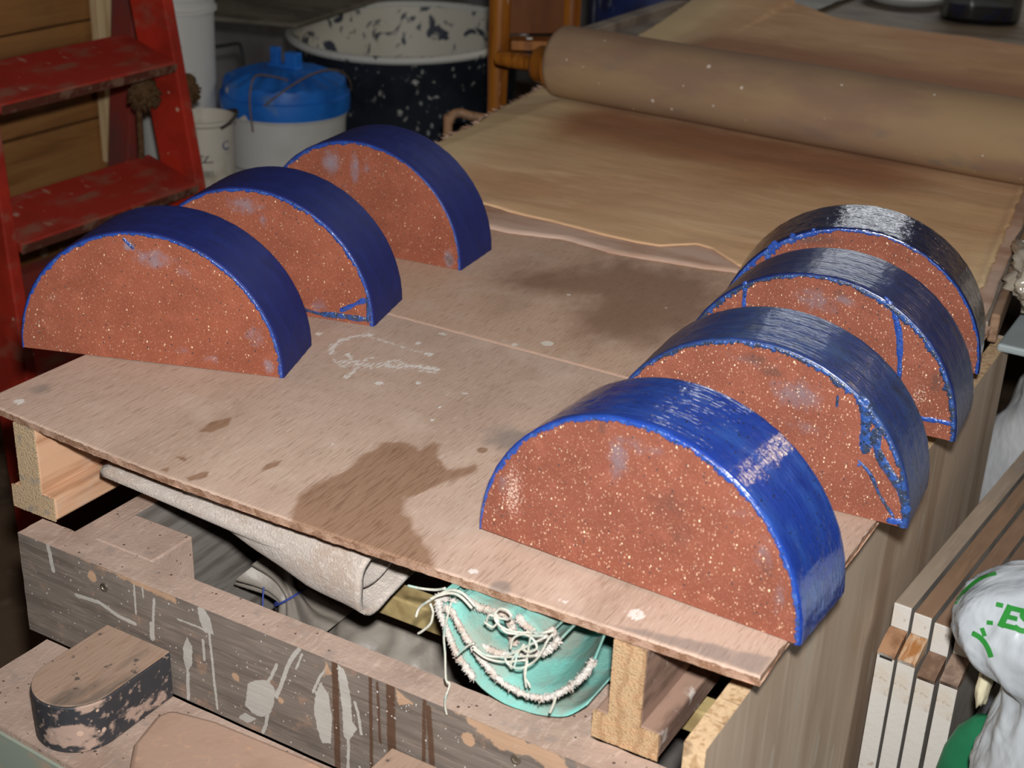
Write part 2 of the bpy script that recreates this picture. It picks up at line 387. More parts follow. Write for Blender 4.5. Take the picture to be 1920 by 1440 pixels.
# ------------------------------------------------------------------ half-round tiles with blue glaze
TR, TH, TD = 0.14, 0.1374, 0.0863
def clay_mat(name, base, smear_col, p1, p2, wa):
    dk = tuple(q * .78 for q in base); lt = tuple(min(1, q * 1.35 + .012) for q in base)
    return M(name, base, 0.9, 0.15, [
        dict(s=16, col=dk, lo=.4, hi=.65, a=.7, d=5),
        dict(s=420, col=lt, lo=.5, hi=.7, a=.6), dict(s=900, col=dk, lo=.54, hi=.70, a=.7),
        dict(s=50, col=lt, lo=.52, hi=.72, a=.4, d=5),
        dict(attr=('smear', 'R'), n=(120, .9), col=smear_col, lo=.3, hi=.95, a=.75),
        dict(attr=('smear', 'B'), n=(160, .9), col=srgb(92, 66, 58), lo=.3, hi=.95, a=.65),
        dict(t='spots', s=(420, 420, 420), col=srgb(78, 66, 66), lo=.06, hi=.16, p=11, k=.55),
        dict(t='spots', s=(640, 640, 460), col=srgb(226, 190, 160), lo=.04, hi=.2, p=p1, k=.6, a=wa),
        dict(t='spots', s=(420, 420, 300), col=srgb(240, 214, 180), lo=.06, hi=.14, p=p2, k=.47, a=.9),
        dict(s=(900, 900, 380), col=srgb(222, 176, 150), lo=.63, hi=.72, a=wa * .8, d=2),
        dict(attr=('smear', 'G'), n=(520, 2.0), col=srgb(222, 194, 178), lo=.75, hi=1.15, a=.75),
    ], [dict(s=520, h=.5)])
m_clay_l = clay_mat('terracotta_fine', srgb(147, 84, 63), srgb(136, 130, 142), 8.0, 14.0, .5)
m_clay_r = clay_mat('terracotta_gritty', srgb(136, 80, 63), srgb(122, 112, 120), 3.6, 12.0, .6)

def glaze_mat(name, base, light, dark, rough, specks, light_a, coat, bumpy):
    return M(name, base, rough, 0.5, [
        dict(c='UV', s=(14, 40, 1), col=light, lo=.42, hi=.72, a=light_a, d=5),
        dict(c='UV', s=(60, 420, 1), col=dark, lo=.5, hi=.72, a=.6, d=3),
        dict(c='UV', s=(22, 22, 1), col=dark, lo=.5, hi=.75, a=.7, d=4),
        dict(t='spots', s=(420, 420, 420), col=srgb(38, 42, 52), lo=.02, hi=.14, p=specks, k=.55),
    ], [dict(c='UV', s=(50, 330, 1), d=2, h=bumpy), dict(s=180, h=bumpy * .6), dict(s=30, h=bumpy * 1.2)], coat=coat, coat_rough=0.05, ior=1.68 if rough < .5 else 1.36)
g_blue = glaze_mat('cobalt_glaze_satin', srgb(27, 37, 100), srgb(36, 50, 122), srgb(22, 29, 78), .6, 16, .5, .0, .2)
g_bright = glaze_mat('cobalt_glaze_bright', srgb(30, 58, 140), srgb(50, 88, 160), srgb(22, 42, 120), .16, 7, .7, .6, .5)
g_mottled = glaze_mat('cobalt_glaze_mottled', srgb(34, 56, 116), srgb(58, 86, 134), srgb(34, 42, 62), .36, 2.0, .7, .3, .5)
g_navy = glaze_mat('cobalt_glaze_dark', srgb(24, 40, 96), srgb(40, 62, 124), srgb(20, 27, 62), .34, 4, .4, .3, .5)
g_black = glaze_mat('cobalt_glaze_navy', srgb(22, 32, 74), srgb(32, 48, 98), srgb(20, 23, 42), .15, 3.0, .4, .7, .75)
m_lip = M('glaze_lip_blue', srgb(42, 76, 158), 0.2, 0.6, [dict(s=90, col=srgb(78, 112, 170), lo=.5, hi=.75, a=.7), dict(s=150, col=srgb(50, 60, 76), lo=.56, hi=.66, a=.8, d=4), dict(t='spots', s=420, col=srgb(44, 54, 70), lo=.04, hi=.14, p=3, k=.55)], [dict(s=420, h=.9), dict(s=130, h=.8)], coat=.6, coat_rough=.05)
m_lip_dark = M('glaze_lip_speckled', srgb(48, 82, 148), 0.2, 0.6, [dict(s=170, col=srgb(52, 60, 72), lo=.42, hi=.58, a=.9, d=5), dict(t='spots', s=420, col=srgb(36, 42, 54), lo=.0, hi=.14, p=2, k=.55)], [dict(s=420, h=1.2), dict(s=160, h=1.0)], coat=.6, coat_rough=.05)

def tile(label, x, y, yaw, glaze, lip, clay, seed, lipw, smears, whites, darks, runs, chips=(), z=0.0006):
    t = thing('glazed_tile', label, 'tile', (x, y, z), (0, 0, math.radians(yaw)), 'half-round blue glazed tiles on the boards')
    r0, h0 = TR - 0.0008, TH - 0.0008
    # clay body: front and back half discs joined by the curved back and a flat base
    b = MB(); NA, NR = 120, 44
    def face(yy, flip):
        def fn(u, v):
            a = PI * u; rr = v ** 0.8
            return (r0 * rr * math.cos(a), yy + (0.0006 * nz(9 * rr * math.cos(a) + seed, 9 * rr * math.sin(a)) if v < 1 else 0), h0 * rr * math.sin(a) + 0.0)
        return fn
    b.grid(face(0.0, 0), NA, NR); b.grid(face(TD, 1), NA, 6)
    def arc(u, v): a = PI * u; return (r0 * math.cos(a), TD * v, h0 * math.sin(a))
    b.grid(arc, NA, 4)
    b.add([(-r0, 0, 0), (r0, 0, 0), (r0, TD, 0), (-r0, TD, 0)], [(0, 1, 2, 3)])
    o = b.build('clay_body', clay, t, (0, 0, 0), smooth=50)
    c = co(o); X, Z = c[:, 0] / TR, c[:, 2] / TR; fr = (c[:, 1] < 0.01)
    A = [np.zeros_like(X) for _ in range(3)]
    for k, L in ((0, smears), (1, whites), (2, darks)):
        for (sx, sz, rx, rz, am) in L:
            A[k] = np.maximum(A[k], am * np.exp(-(((X - sx) / rx) ** 2 + ((Z - sz) / rz) ** 2)) * fr)
    set_attr(o, 'smear', *A)
    # glaze over the curved top, rolling over both arrises
    NA = 240; e = 0.0018
    prof = []                                # (radial offset, y)
    for k in range(5): a = PI / 2 * k / 4; prof.append((0.0010 - e + e * math.sin(a), -0.0006 + e - e * math.cos(a)))
    for k in range(1, 13): prof.append((0.0010 + 0.0002 * math.sin(k * 2.1), 0.0012 + (TD - 0.0024) * k / 13))
    for k in range(5): a = PI / 2 * k / 4; prof.append((0.0010 - e + e * math.cos(a), TD + 0.0006 - e + e * math.sin(a)))
    g = MB(); npf = len(prof); V = []; F = []
    for i in range(NA + 1):
        a = PI * i / NA
        for dr, yy in prof:
            w = 0.00035 * nz(a * 14 + seed, yy * 60) + 0.0002 * nz(a * 60, yy * 200, seed)
            V.append(((TR + dr + w) * math.cos(a), yy, (TH + dr + w) * math.sin(a)))
        # close the shell inward so the coat has thickness
    for i in range(NA):
        for k in range(npf - 1): F.append((i * npf + k, i * npf + k + 1, (i + 1) * npf + k + 1, (i + 1) * npf + k))
    g.add(V, F); go = g.build('glaze_coat', glaze, t, (0, 0, 0), smooth=180)
    uv = go.data.uv_layers.new(name='UVMap'); lv = [l.vertex_index for l in go.data.loops]
    uv.data.foreach_set('uv', [q for vi in lv for q in ((vi // npf) / NA * PI * TR, V[vi][1])])
    # the ragged lip where glaze spilled over the front face
    g = MB(); NA = 420
    def lip_w(a):
        q = interp(a / PI, lipw[0], lipw[1])
        return 0.001 * max(0.7, q * (0.9 + 0.6 * nz(a * 9 + seed * 3) + 0.6 * nz(a * 31 + seed, 4) + 0.55 * nz(a * 88, seed) + 0.3 * nz(a * 210, seed)))
    cs = [(0.0, -0.0002), (0.12, -0.0010), (0.4, -0.0013), (0.75, -0.0012), (0.93, -0.0008), (1.0, 0.0002)]
    V = []; F = []; n = len(cs)
    for i in range(NA + 1):
        a = PI * i / NA; w = lip_w(a)
        for s_, yy in cs:
            q = -0.0004 - w * s_; V.append(((TR + q) * math.cos(a), yy, max((TH + q) * math.sin(a), 0.0)))
    for i in range(NA):
        for k in range(n - 1): F.append((i * n + k, i * n + k + 1, (i + 1) * n + k + 1, (i + 1) * n + k))
    g.add(V, F); g.build('glaze_lip', lip, t, (0, 0, 0), smooth=180)
    # runs and drips of glaze on the bare face
    for pts, w0, dk in runs:
        P = smooth_path([(px * TR, 0, pz * TR) for px, pz in pts], 8); V = []; F = []; m = len(P)
        for i, p in enumerate(P):
            d = (P[min(i + 1, m - 1)] - P[max(i - 1, 0)]).normalized(); nn = Vector((-d.z, 0, d.x))
            tt = i / (m - 1); w = 0.001 * w0 * (0.75 + 0.55 * nz(tt * 5 + seed, w0) + 0.3 * nz(tt * 22, seed)) * min(1, 0.35 + 6 * tt, 0.35 + 6 * (1 - tt))
            for k in range(7):
                q = (k / 6 - .5) * 2; s2 = p + nn * q * w; V.append((s2.x, 0.0003 - 0.0013 * math.cos(q * PI / 2) ** 0.6 if abs(q) < 1 else 0.0004, max(s2.z, 0.0002)))
        F = [(i * 7 + k, i * 7 + k + 1, (i + 1) * 7 + k + 1, (i + 1) * 7 + k) for i in range(m - 1) for k in range(6)]
        MB().add(V, F).build('glaze_run', m_lip_dark if dk else m_lip, t, (0, 0, 0), smooth=180)
    return t
LW = lambda *p: ([q[0] for q in p], [q[1] for q in p])   # lip width in mm against arc position, 0 = right foot
tile('satin cobalt tile overhanging the left board edge, front one of the left row', 0.046, 0.154, 19.39, g_blue, m_lip, m_clay_l, 1,
     LW((0, 4), (.1, 3.5), (.25, 4), (.4, 3), (.6, 3), (.75, 4), (.9, 2), (1, 1)),
     [(-.10, .88, .05, .05, 1), (.08, .80, .2, .09, .75), (.3, .72, .1, .1, .5), (.80, .30, .12, .12, .6), (.46, .08, .08, .05, .6), (.9, .08, .06, .08, .8), (.25, .12, .1, .05, .5)],
     [(-.72, .42, .10, .07, .8), (-.5, .2, .2, .1, .35), (.5, .1, .3, .1, .3)], [(-.08, .9, .04, .03, .8)], [([(-.14, .93), (-.09, .88), (-.06, .855)], 2.2, False)])
tile('satin cobalt tile with short blue run at its foot, middle of the left row', 0.037, 0.327, 14.06, g_blue, m_lip, m_clay_l, 2,
     LW((0, 4), (.08, 3), (.2, 4.5), (.4, 4), (.6, 3), (.8, 2.5), (1, 2)),
     [(-.05, .84, .2, .1, .7), (.1, .74, .06, .1, .5), (.55, .1, .1, .1, .6)], [(.3, .4, .4, .2, .3)], [],
     [([(.72, .085), (.80, .13), (.90, .19), (.97, .215)], 4.0, False), ([(.40, .055), (.55, .035), (.70, .045), (.85, .045), (.97, .05)], 4.5, True), ([(.955, .02), (.955, .25)], 3.5, True)])
tile('satin cobalt tile at the canvas edge, rear one of the left row', 0.016, 0.548, 6.19, g_blue, m_lip, m_clay_l, 3,
     LW((0, 3), (.1, 2), (.3, 1.8), (.5, 3.5), (.6, 5), (.8, 3.5), (1, 2)),
     [(-.27, .76, .12, .14, .85), (-.03, .74, .06, .18, .8), (.08, .78, .08, .10, .5), (-.10, .55, .1, .1, .4), (.89, .08, .06, .10, 1)], [(.2, .6, .4, .2, .3)], [(.89, .07, .05, .08, .9)], [])
tile('brightest blue tile at the near corner of the board, front one of the right row', 0.634, 0.057, -2.30, g_bright, m_lip, m_clay_r, 4,
     LW((0, 4.5), (.1, 4), (.25, 4), (.4, 5), (.6, 3.5), (.75, 3.5), (.85, 4), (.93, 2), (1, 1)),
     [(-.13, .74, .08, .16, .85), (.0, .84, .25, .08, .55), (.75, .45, .08, .16, .6), (.86, .25, .05, .15, .6), (.6, .66, .15, .1, .5), (-.85, .35, .06, .12, .55), (-.9, .15, .08, .1, .4)],
     [(-.78, .32, .12, .30, .95), (-.5, .35, .5, .3, .5), (.1, .75, .5, .12, .45), (.55, .25, .4, .2, .45), (.2, .4, .8, .4, .30)],
     [(-.24, .88, .03, .05, 1), (-.05, .72, .14, .12, .5), (.18, .56, .16, .14, .65), (.28, .40, .12, .14, .6), (.36, .2, .12, .12, .45), (.78, .38, .06, .08, .7)], [])
tile('grey-mottled blue tile with long dark runs at right, second of the right row', 0.650, 0.251, 4.59, g_mottled, m_lip_dark, m_clay_r, 5,
     LW((0, 6), (.06, 5), (.15, 4), (.3, 6), (.4, 5), (.6, 3.5), (.8, 3), (1, 2)),
     [(.25, .70, .20, .12, .8), (-.05, .85, .25, .06, .5), (.3, .5, .2, .1, .5)], [(-.3, .6, .5, .25, .5), (.3, .4, .6, .4, .4)],
     [(-.03, .87, .12, .05, .9), (.08, .81, .10, .04, 1), (.2, .7, .2, .12, .4)],
     [([(.62, .78), (.665, .68), (.675, .58), (.69, .47), (.685, .42)], 6.5, True), ([(.73, .60), (.75, .50), (.80, .40), (.90, .28), (.97, .15), (.98, .05)], 6.0, True), ([(.66, .37), (.74, .30), (.82, .17), (.92, .05)], 2.6, True), ([(.485, .76), (.49, .68)], 2.0, True), ([(.66, .345), (.675, .335)], 2.6, False), ([(.88, .02), (.99, .03)], 5.0, False)])
tile('dark blue tile with vertical and cross runs of glaze, third of the right row', 0.640, 0.438, 4.08, g_navy, m_lip_dark, m_clay_r, 6,
     LW((0, 5), (.1, 5.5), (.25, 5), (.35, 6), (.5, 3), (.7, 4), (.8, 6), (.9, 5), (1, 3)),
     [(-.05, .80, .2, .12, .7), (.15, .84, .1, .05, .8), (.45, .85, .1, .06, .6)], [(.72, .28, .12, .2, .8), (.2, .5, .6, .3, .3)], [(.82, .40, .05, .1, 1), (.1, .88, .08, .04, .8)],
     [([(.40, .92), (.47, .83), (.53, .68), (.56, .52), (.575, .38), (.58, .30)], 4.2, False), ([(.66, .115), (.76, .115), (.88, .125), (.99, .12)], 4.0, False), ([(-.555, .84), (-.55, .74), (-.545, .62)], 3.2, False), ([(.44, .88), (.50, .82), (.58, .76)], 3.0, True)])
tile('darkest navy tile with a white sheen on its top, rear one of the right row', 0.621, 0.595, 10.83, g_black, m_lip, m_clay_r, 7,
     LW((0, 3), (.2, 2.5), (.45, 3), (.6, 5), (.68, 7), (.8, 6), (1, 3)),
     [(-.4, .85, .3, .1, .5), (.9, .15, .08, .2, .5)], [(.2, .85, .5, .1, .4)], [(-.35, .86, .3, .06, .9)],
     [([(-.60, .80), (-.64, .72), (-.66, .64)], 5.0, False), ([(-.48, .88), (-.5, .80)], 3.5, False), ([(-.34, .94), (-.33, .88)], 3, False)])

# ------------------------------------------------------------------ the bench
m_beam = M('drip_stained_beam', srgb(120, 110, 102), 0.6, 0.4, [
    dict(s=(7, 30, 90), col=srgb(102, 92, 85), lo=.42, hi=.66, d=5), dict(s=(30, 80, 420), col=srgb(146, 132, 121), lo=.5, hi=.72, a=.6),
    dict(s=40, col=srgb(168, 134, 112), lo=.58, hi=.74, a=.6, d=5),
    dict(attr=('marks', 'B'), n=(200, .5), col=srgb(82, 54, 36), lo=.35, hi=.75, a=.85),
    dict(attr=('marks', 'R'), n=(230, 1.1), col=srgb(182, 178, 171), lo=.40, hi=.62, a=.92),
    dict(attr=('marks', 'G'), n=(150, 1.5), col=srgb(186, 152, 124), lo=.40, hi=.72, a=.9),
    dict(t='spots', s=(420, 420, 330), col=srgb(200, 196, 190), lo=.06, hi=.12, p=11, k=.45)], [dict(s=(20, 60, 300), h=.4)])
m_dusty = M('clay_dusted_wood', srgb(178, 154, 140), 0.9, 0.2, [dict(s=9, col=srgb(156, 132, 118), lo=.42, hi=.68, d=5), dict(s=(300, 60, 60), col=srgb(196, 174, 160), lo=.5, hi=.72, a=.6), dict(t='spots', s=260, col=srgb(90, 74, 66), lo=.06, hi=.14, p=14, k=.5), dict(s=60, col=srgb(150, 136, 128), lo=.58, hi=.72, a=.6)], [dict(s=300, h=.5), dict(s=40, h=.8)])
m_panel = M('brown_birch_panel', srgb(212, 190, 168), 0.6, 0.4, [dict(s=(6, 7, 1.1), col=srgb(184, 158, 134), lo=.40, hi=.66, w=1.0, d=4), dict(s=(30, 40, 4), col=srgb(224, 204, 182), lo=.48, hi=.72, a=.7), dict(s=(20, 26, 2), col=srgb(172, 136, 104), lo=.62, hi=.76, a=.7), dict(t='spots', s=(50, 60, 14), col=srgb(206, 190, 172), lo=.06, hi=.16, p=14, k=.5)], [dict(s=(60, 80, 8), h=.3)])
m_rawedge = M('raw_ply_end', srgb(206, 176, 140), 0.8, 0.25, [dict(s=(160, 160, 60), col=srgb(170, 136, 100), lo=.45, hi=.68), dict(s=(20, 120, 20), col=srgb(120, 92, 66), lo=.62, hi=.7, a=.7)], [dict(s=(200, 60, 200), h=1.0)])
m_inner = M('grey_stained_ply', srgb(128, 122, 116), 0.75, 0.3, [dict(s=(60, 8, 90), col=srgb(100, 92, 86), lo=.42, hi=.66), dict(s=20, col=srgb(160, 144, 132), lo=.6, hi=.75, a=.6)], [dict(s=(60, 8, 90), h=.4)])
bench = thing('work_bench', 'wooden workbench with a drip-splashed front beam and brown ply side', 'workbench', (0.4, 0.3, -0.75))
def bpart(mb, name, mat, **k): return mb.build(name, mat, bench, (-0.4, -0.3, 0.75), **k)
# front beam: dense front face carries the dried splashes
def bf(u, v):
    x = 0.042 + 0.682 * u; z = -0.109 - 0.109 * v
    bw = 0.0
    return (x, -0.030 + 0.0006 * nz(x * 40, z * 60), z)
beam = MB().grid(bf, 760, 120)
o = bpart(beam, 'front_beam', m_beam, smooth=60)
c = co(o); X, Y = c[:, 0], c[:, 2]
R = np.zeros_like(X); G = np.zeros_like(X); Bm = np.zeros_like(X)
for p in ([(0.318, -0.170), (0.326, -0.163), (0.337, -0.158), (0.343, -0.158), (0.349, -0.163), (0.347, -0.179), (0.342, -0.192), (0.332, -0.200), (0.323, -0.200), (0.314, -0.195), (0.316, -0.185)], [(0.305, -0.212), (0.313, -0.203), (0.327, -0.204), (0.316, -0.213)], [(0.399, -0.135), (0.393, -0.149), (0.391, -0.168), (0.394, -0.186), (0.399, -0.199), (0.408, -0.195), (0.410, -0.167), (0.407, -0.144)], [(0.417, -0.110), (0.423, -0.112), (0.427, -0.121), (0.430, -0.140), (0.431, -0.162), (0.436, -0.168), (0.427, -0.185), (0.422, -0.182), (0.421, -0.155), (0.418, -0.128)], [(0.265, -0.110), (0.271, -0.107), (0.279, -0.117), (0.282, -0.132), (0.271, -0.134), (0.266, -0.123)], [(0.250, -0.146), (0.255, -0.156), (0.254, -0.175), (0.247, -0.186), (0.244, -0.177), (0.244, -0.160)]):
    R = np.maximum(R, poly_mask(X, Y, p, 0.003))
for p, w in (([(0.377, -0.110), (0.369, -0.122), (0.363, -0.135), (0.357, -0.153), (0.350, -0.170)], .004), ([(0.340, -0.189), (0.337, -0.206), (0.333, -0.216)], .0035), ([(0.352, -0.136), (0.345, -0.152), (0.340, -0.160)], .003), ([(0.406, -0.117), (0.398, -0.130), (0.390, -0.149)], .0025), ([(0.434, -0.141), (0.437, -0.151), (0.440, -0.171)], .003), ([(0.380, -0.114), (0.373, -0.132)], .002), ([(0.248, -0.186), (0.246, -0.216)], .004), ([(0.277, -0.134), (0.279, -0.183), (0.281, -0.212)], .0028), ([(0.269, -0.143), (0.269, -0.164)], .003), ([(0.213, -0.121), (0.211, -0.138), (0.208, -0.159)], .003), ([(0.190, -0.110), (0.189, -0.145)], .0022), ([(0.240, -0.132), (0.261, -0.131), (0.278, -0.132)], .002), ([(0.082, -0.110), (0.085, -0.136)], .005), ([(0.113, -0.153), (0.143, -0.150), (0.165, -0.156), (0.187, -0.157)], .004), ([(0.200, -0.108), (0.200, -0.124)], .002), ([(0.427, -0.18), (0.426, -0.216)], .003), ([(0.208, -0.15), (0.207, -0.165)], .006)):
    R = np.maximum(R, line_mask(X, Y, p, w, 0.0022))
random.seed(5)
for k in range(55):
    q = (random.uniform(.06, .5), random.uniform(-.21, -.115)); R = np.maximum(R, dot_mask(X, Y, q, random.uniform(.0003, .0013), 0.002))
for p, w in (([(0.414, -0.107), (0.415, -0.216)], .007), ([(0.450, -0.105), (0.451, -0.216)], .004), ([(0.470, -0.108), (0.472, -0.2)], .009), ([(0.503, -0.111), (0.503, -0.19)], .004), ([(0.507, -0.116), (0.511, -0.17)], .006), ([(0.457, -0.112), (0.460, -0.172)], .003)):
    Bm = np.maximum(Bm, line_mask(X, Y, p, w, 0.004))
for p, s_ in (([(0.53, -0.108), (0.575, -0.128), (0.60, -0.122), (0.64, -0.135), (0.63, -0.109)], .008), ([(0.12, -0.109), (0.24, -0.117), (0.24, -0.108)], .006), ([(0.405, -0.112), (0.412, -0.122), (0.402, -0.128)], .004), ([(0.475, -0.110), (0.492, -0.118), (0.478, -0.126)], .006)):
    G = np.maximum(G, poly_mask(X, Y, p, s_))
for q, r in (((0.137, -0.124), .006), ((0.545, -0.130), .006), ((0.355, -0.172), .003), ((0.305, -0.168), .004)): G = np.maximum(G, dot_mask(X, Y, q, r, 0.004))
set_attr(o, 'marks', R, G, Bm)
bc = MB()
def bt(u, v):
    x = 0.042 + 0.682 * u; y = -0.030 + 0.031 * v; return (x, y + (0.0012 * nz(x * 60, v * 3) if v > 0 else 0), -0.109 + 0.0010 * nz(x * 30, v * 4) * math.sin(PI * min(1, v + .05)))
bc.grid(bt, 200, 6); bc.box(0.042, 0.724, -0.0295, 0.001, -0.218, -0.1115)
bpart(bc, 'beam_top', m_dusty, smooth=50)
bpart(MB().box(0.7255, 0.7415, -0.030, 0.883, -0.75, -0.053), 'side_panel', m_panel, smooth=0, bevel=0.001)
ep = MB()
def ep1(u, v): y = -0.0305 + 0.9 * u; return (0.7250 + 0.017 * v, y, -0.0522 + 0.0006 * nz(y * 80, v * 5))
ep.grid(ep1, 200, 5)
ep.box(0.7250, 0.7420, -0.0312, -0.0302, -0.75, -0.0528)
bpart(ep, 'panel_edge', m_rawedge, smooth=40)
bpart(MB().box(0.083, 0.105, 0.002, 0.80, -0.75, -0.112), 'side_panel', m_inner, smooth=0, bevel=0.001)
bpart(MB().box(0.083, 0.1055, 0.0025, 0.80, -0.1119, -0.1105), 'panel_edge', m_dusty, smooth=0)
bpart(MB().box(0.1065, 0.180, 0.003, 0.058, -0.175, -0.1100), 'corner_block', m_dusty, smooth=0, bevel=0.002)
bpart(MB().box(0.54, 0.634, 0.003, 0.075, -0.165, -0.1125), 'corner_block', m_dusty, smooth=0, bevel=0.002)
bpart(MB().box(0.358, 0.7245, 0.098, 0.122, -0.150, -0.126), 'cross_rail', M('olive_rail', srgb(170, 150, 104), .7, .3, [dict(s=30, col=srgb(136, 116, 78), lo=.4, hi=.65)]), smooth=0, bevel=0.002)
bpart(MB().box(0.106, 0.7245, 0.002, 0.80, -0.46, -0.445), 'bottom_shelf', m_inner, smooth=0)
bpart(MB().box(0.106, 0.7245, 0.79, 0.80, -0.75, -0.112), 'back_panel', m_inner, smooth=0)
for x in (0.152, 0.589): bpart(MB().lathe([(0.0, .0005), (0.0045, .0005), (0.0042, .0022), (0.0022, .0024), (0.0018, .0016), (0, .0016)], 20, cap=False), 'screw', M('steel_screw', (.35, .32, .26), .35, .5, metal=.9)) ; 
for s_, x in zip([q for q in bench.children if q.name.startswith('screw')], (0.152, 0.589)):
    s_.location = (x - 0.4, -0.0295 - 0.3, -0.130 + 0.75); s_.rotation_euler = (PI / 2, 0, 0)

# lower ledge in front of the beam
ledge = thing('ledge_shelf', 'clay-dusted ledge along the foot of the splashed front beam', 'shelf', (0.4, -0.1, -0.24))
def lg(u, v): x = 0.068 + 0.66 * u; y = -0.0325 - 0.1105 * v - 0.035 * u * v; return (x, y, -0.2185 + 0.0008 * nz(x * 30, y * 30))
b = MB().grid(lg, 80, 20); b.prism([(0.068, -0.0325), (0.728, -0.0325), (0.728, -0.178), (0.068, -0.143)], -0.240, -0.2195)
b.build('top', m_dusty, ledge, (-0.4, 0.1, 0.24), smooth=40)
MB().prism([(0.069, -0.1435), (0.728, -0.1785), (0.728, -0.1815), (0.069, -0.1465)], -0.30, -0.224).build('front_edge', M('pale_green_edge', srgb(150, 160, 146), .7, .3, [dict(s=40, col=srgb(180, 160, 140), lo=.5, hi=.7)]), ledge, (-0.4, 0.1, 0.24), smooth=0)
for x in (0.09, 0.70): MB().box(x - .012, x + .012, -0.055, -0.031, -0.75, -0.2405).build('bracket', m_inner, ledge, (-0.4, 0.1, 0.24), smooth=0)

# half-round wooden block (and its twin further along)
m_blk_top = M('worn_block_top', srgb(164, 138, 120), .8, .25, [dict(s=(22, 6, 10), col=srgb(106, 94, 84), lo=.48, hi=.66, d=5), dict(s=(300, 40, 60), col=srgb(150, 118, 96), lo=.5, hi=.7, a=.6), dict(s=90, col=srgb(70, 66, 64), lo=.62, hi=.7, a=.8)], [dict(s=(300, 40, 60), h=.5)])
m_blk_side = M('black_painted_side', srgb(58, 58, 62), .5, .4, [dict(s=(26, 26, 40), col=srgb(172, 146, 132), lo=.545, hi=.61, d=6, rough=.9), dict(s=120, col=srgb(150, 130, 118), lo=.6, hi=.68), dict(t='spots', s=140, col=srgb(200, 170, 150), lo=.05, hi=.14, p=7, k=.6)], [dict(s=60, h=1.0)])
blk = thing('wooden_block', 'dark half-round wooden block on the ledge at the left', 'block', (0.192, -0.033, -0.2176), (0, 0, 0), 'half-round blocks on the ledge')
def dpoly(w, L, n=28): return [(-w / 2, 0), (w / 2, 0)] + [(w / 2 * math.cos(-PI * k / n), -L + w / 2 * math.sin(-PI * k / n)) for k in range(n + 1)]
MB().prism(dpoly(.0785, .074), 0.0, .0475).build('side', m_blk_side, blk, (0, 0, 0), smooth=30, bevel=.0012)
MB().prism(dpoly(.0765, .074), .0476, .0495).build('top', m_blk_top, blk, (0, 0, 0), smooth=30, bevel=.0008)
b2 = copy_tree(blk); b2.location = (0.512, -0.033, ZT - 0.2176)
b2['label'] = 'dusty half-round wooden block cut by the bottom edge of the photo'
pd = MB().prism([(0.262, -0.060), (0.255, -0.064), (0.251, -0.075), (0.262, -0.115), (0.285, -0.145), (0.31, -0.17), (0.50, -0.172), (0.50, -0.052), (0.40, -0.048), (0.30, -0.052)], -0.2174, -0.202).build('rounded_board', M('clay_coloured_wood', srgb(174, 144, 126), .8, .25, [dict(s=12, col=srgb(158, 126, 106), lo=.42, hi=.68, d=5), dict(s=70, col=srgb(204, 160, 130), lo=.55, hi=.72, a=.5)], [dict(s=200, h=.3)]), smooth=30, bevel=.005, seg=3)
tag(pd, 'clay-coloured round-cornered board lying on the ledge beside the black block', 'board')

# ------------------------------------------------------------------ T-section bearers under the board
m_end = M('sawn_end_grain', srgb(184, 156, 122), .85, .2, [dict(s=(500, 60, 500), col=srgb(164, 128, 92), lo=.46, hi=.66, d=3), dict(s=(60, 40, 130), col=srgb(190, 152, 116), lo=.45, hi=.65, a=.7), dict(t='wave', s=(20, 5, 34), w=5, col=srgb(150, 114, 82), lo=.6, hi=1.0, a=.5)], [dict(s=500, h=1.3)])
def bearer(label, x, w, s0, s1, side, endm, L):
    t = thing('bearer', label, 'wooden bearer', (x, 0.003, -0.1095), (0, 0, 0), 'T-shaped bearers under the board')
    h = .1095 - .0105
    def jig(mb): return mb
    MB().box(s0, s1, 0.0012, L, .0252, h - .004).build('stem', side, t, (0, 0, 0), smooth=0, bevel=.0015)
    MB().box(0, w, 0.0012, L, 0.0008, .025).build('foot', side, t, (0, 0, 0), smooth=0, bevel=.0025)
    # rough-sawn front end, one T-shaped face
    P = [(0, .0008), (w, .0008), (w, .025), (s1, .025), (s1, h - .004), (s0, h - .004), (s0, .025), (0, .025)]
    Q = []
    for (ax, az), (bx, bz) in zip(P, P[1:] + P[:1]):
        n = max(2, int(math.hypot(bx - ax, bz - az) / .0012))
        for k in range(n): Q.append((ax + (bx - ax) * k / n + .0004 * nz(k * 1.7, ax * 99, az * 99), az + (bz - az) * k / n + (.0007 * nz(k * 2.3, 7) if az < .002 and bz < .002 else .0003 * nz(k * 2.1, 9))))
    n = len(Q); b = MB().add([(q[0], -0.0004, q[1]) for q in Q] + [(q[0], .0014, q[1]) for q in Q], [tuple(range(n)), tuple(range(2 * n - 1, n - 1, -1))] + [(i, n + i, n + (i + 1) % n, (i + 1) % n) for i in range(n)])
    b.build('sawn_end', endm, t, (0, 0, 0), smooth=20)
    return t
m_tside = M('pinkish_pine', srgb(206, 164, 132), .7, .3, [dict(s=(90, 6, 90), col=srgb(176, 132, 100), lo=.45, hi=.7), dict(s=20, col=srgb(190, 176, 164), lo=.52, hi=.72, a=.6)], [dict(s=(90, 8, 90), h=.3)])
m_tside2 = M('stained_pine', srgb(150, 122, 106), .75, .3, [dict(s=(60, 14, 60), col=srgb(112, 88, 76), lo=.42, hi=.66), dict(s=60, col=srgb(190, 180, 172), lo=.6, hi=.72, a=.8)], [dict(s=(90, 8, 90), h=.3)])
m_end_g = M('sawn_end_grain_grey', srgb(190, 166, 134), .85, .2, [dict(s=(500, 60, 500), col=srgb(168, 140, 108), lo=.46, hi=.66, d=3), dict(s=70, col=srgb(150, 140, 128), lo=.54, hi=.68, a=.8)], [dict(s=500, h=1.3)])
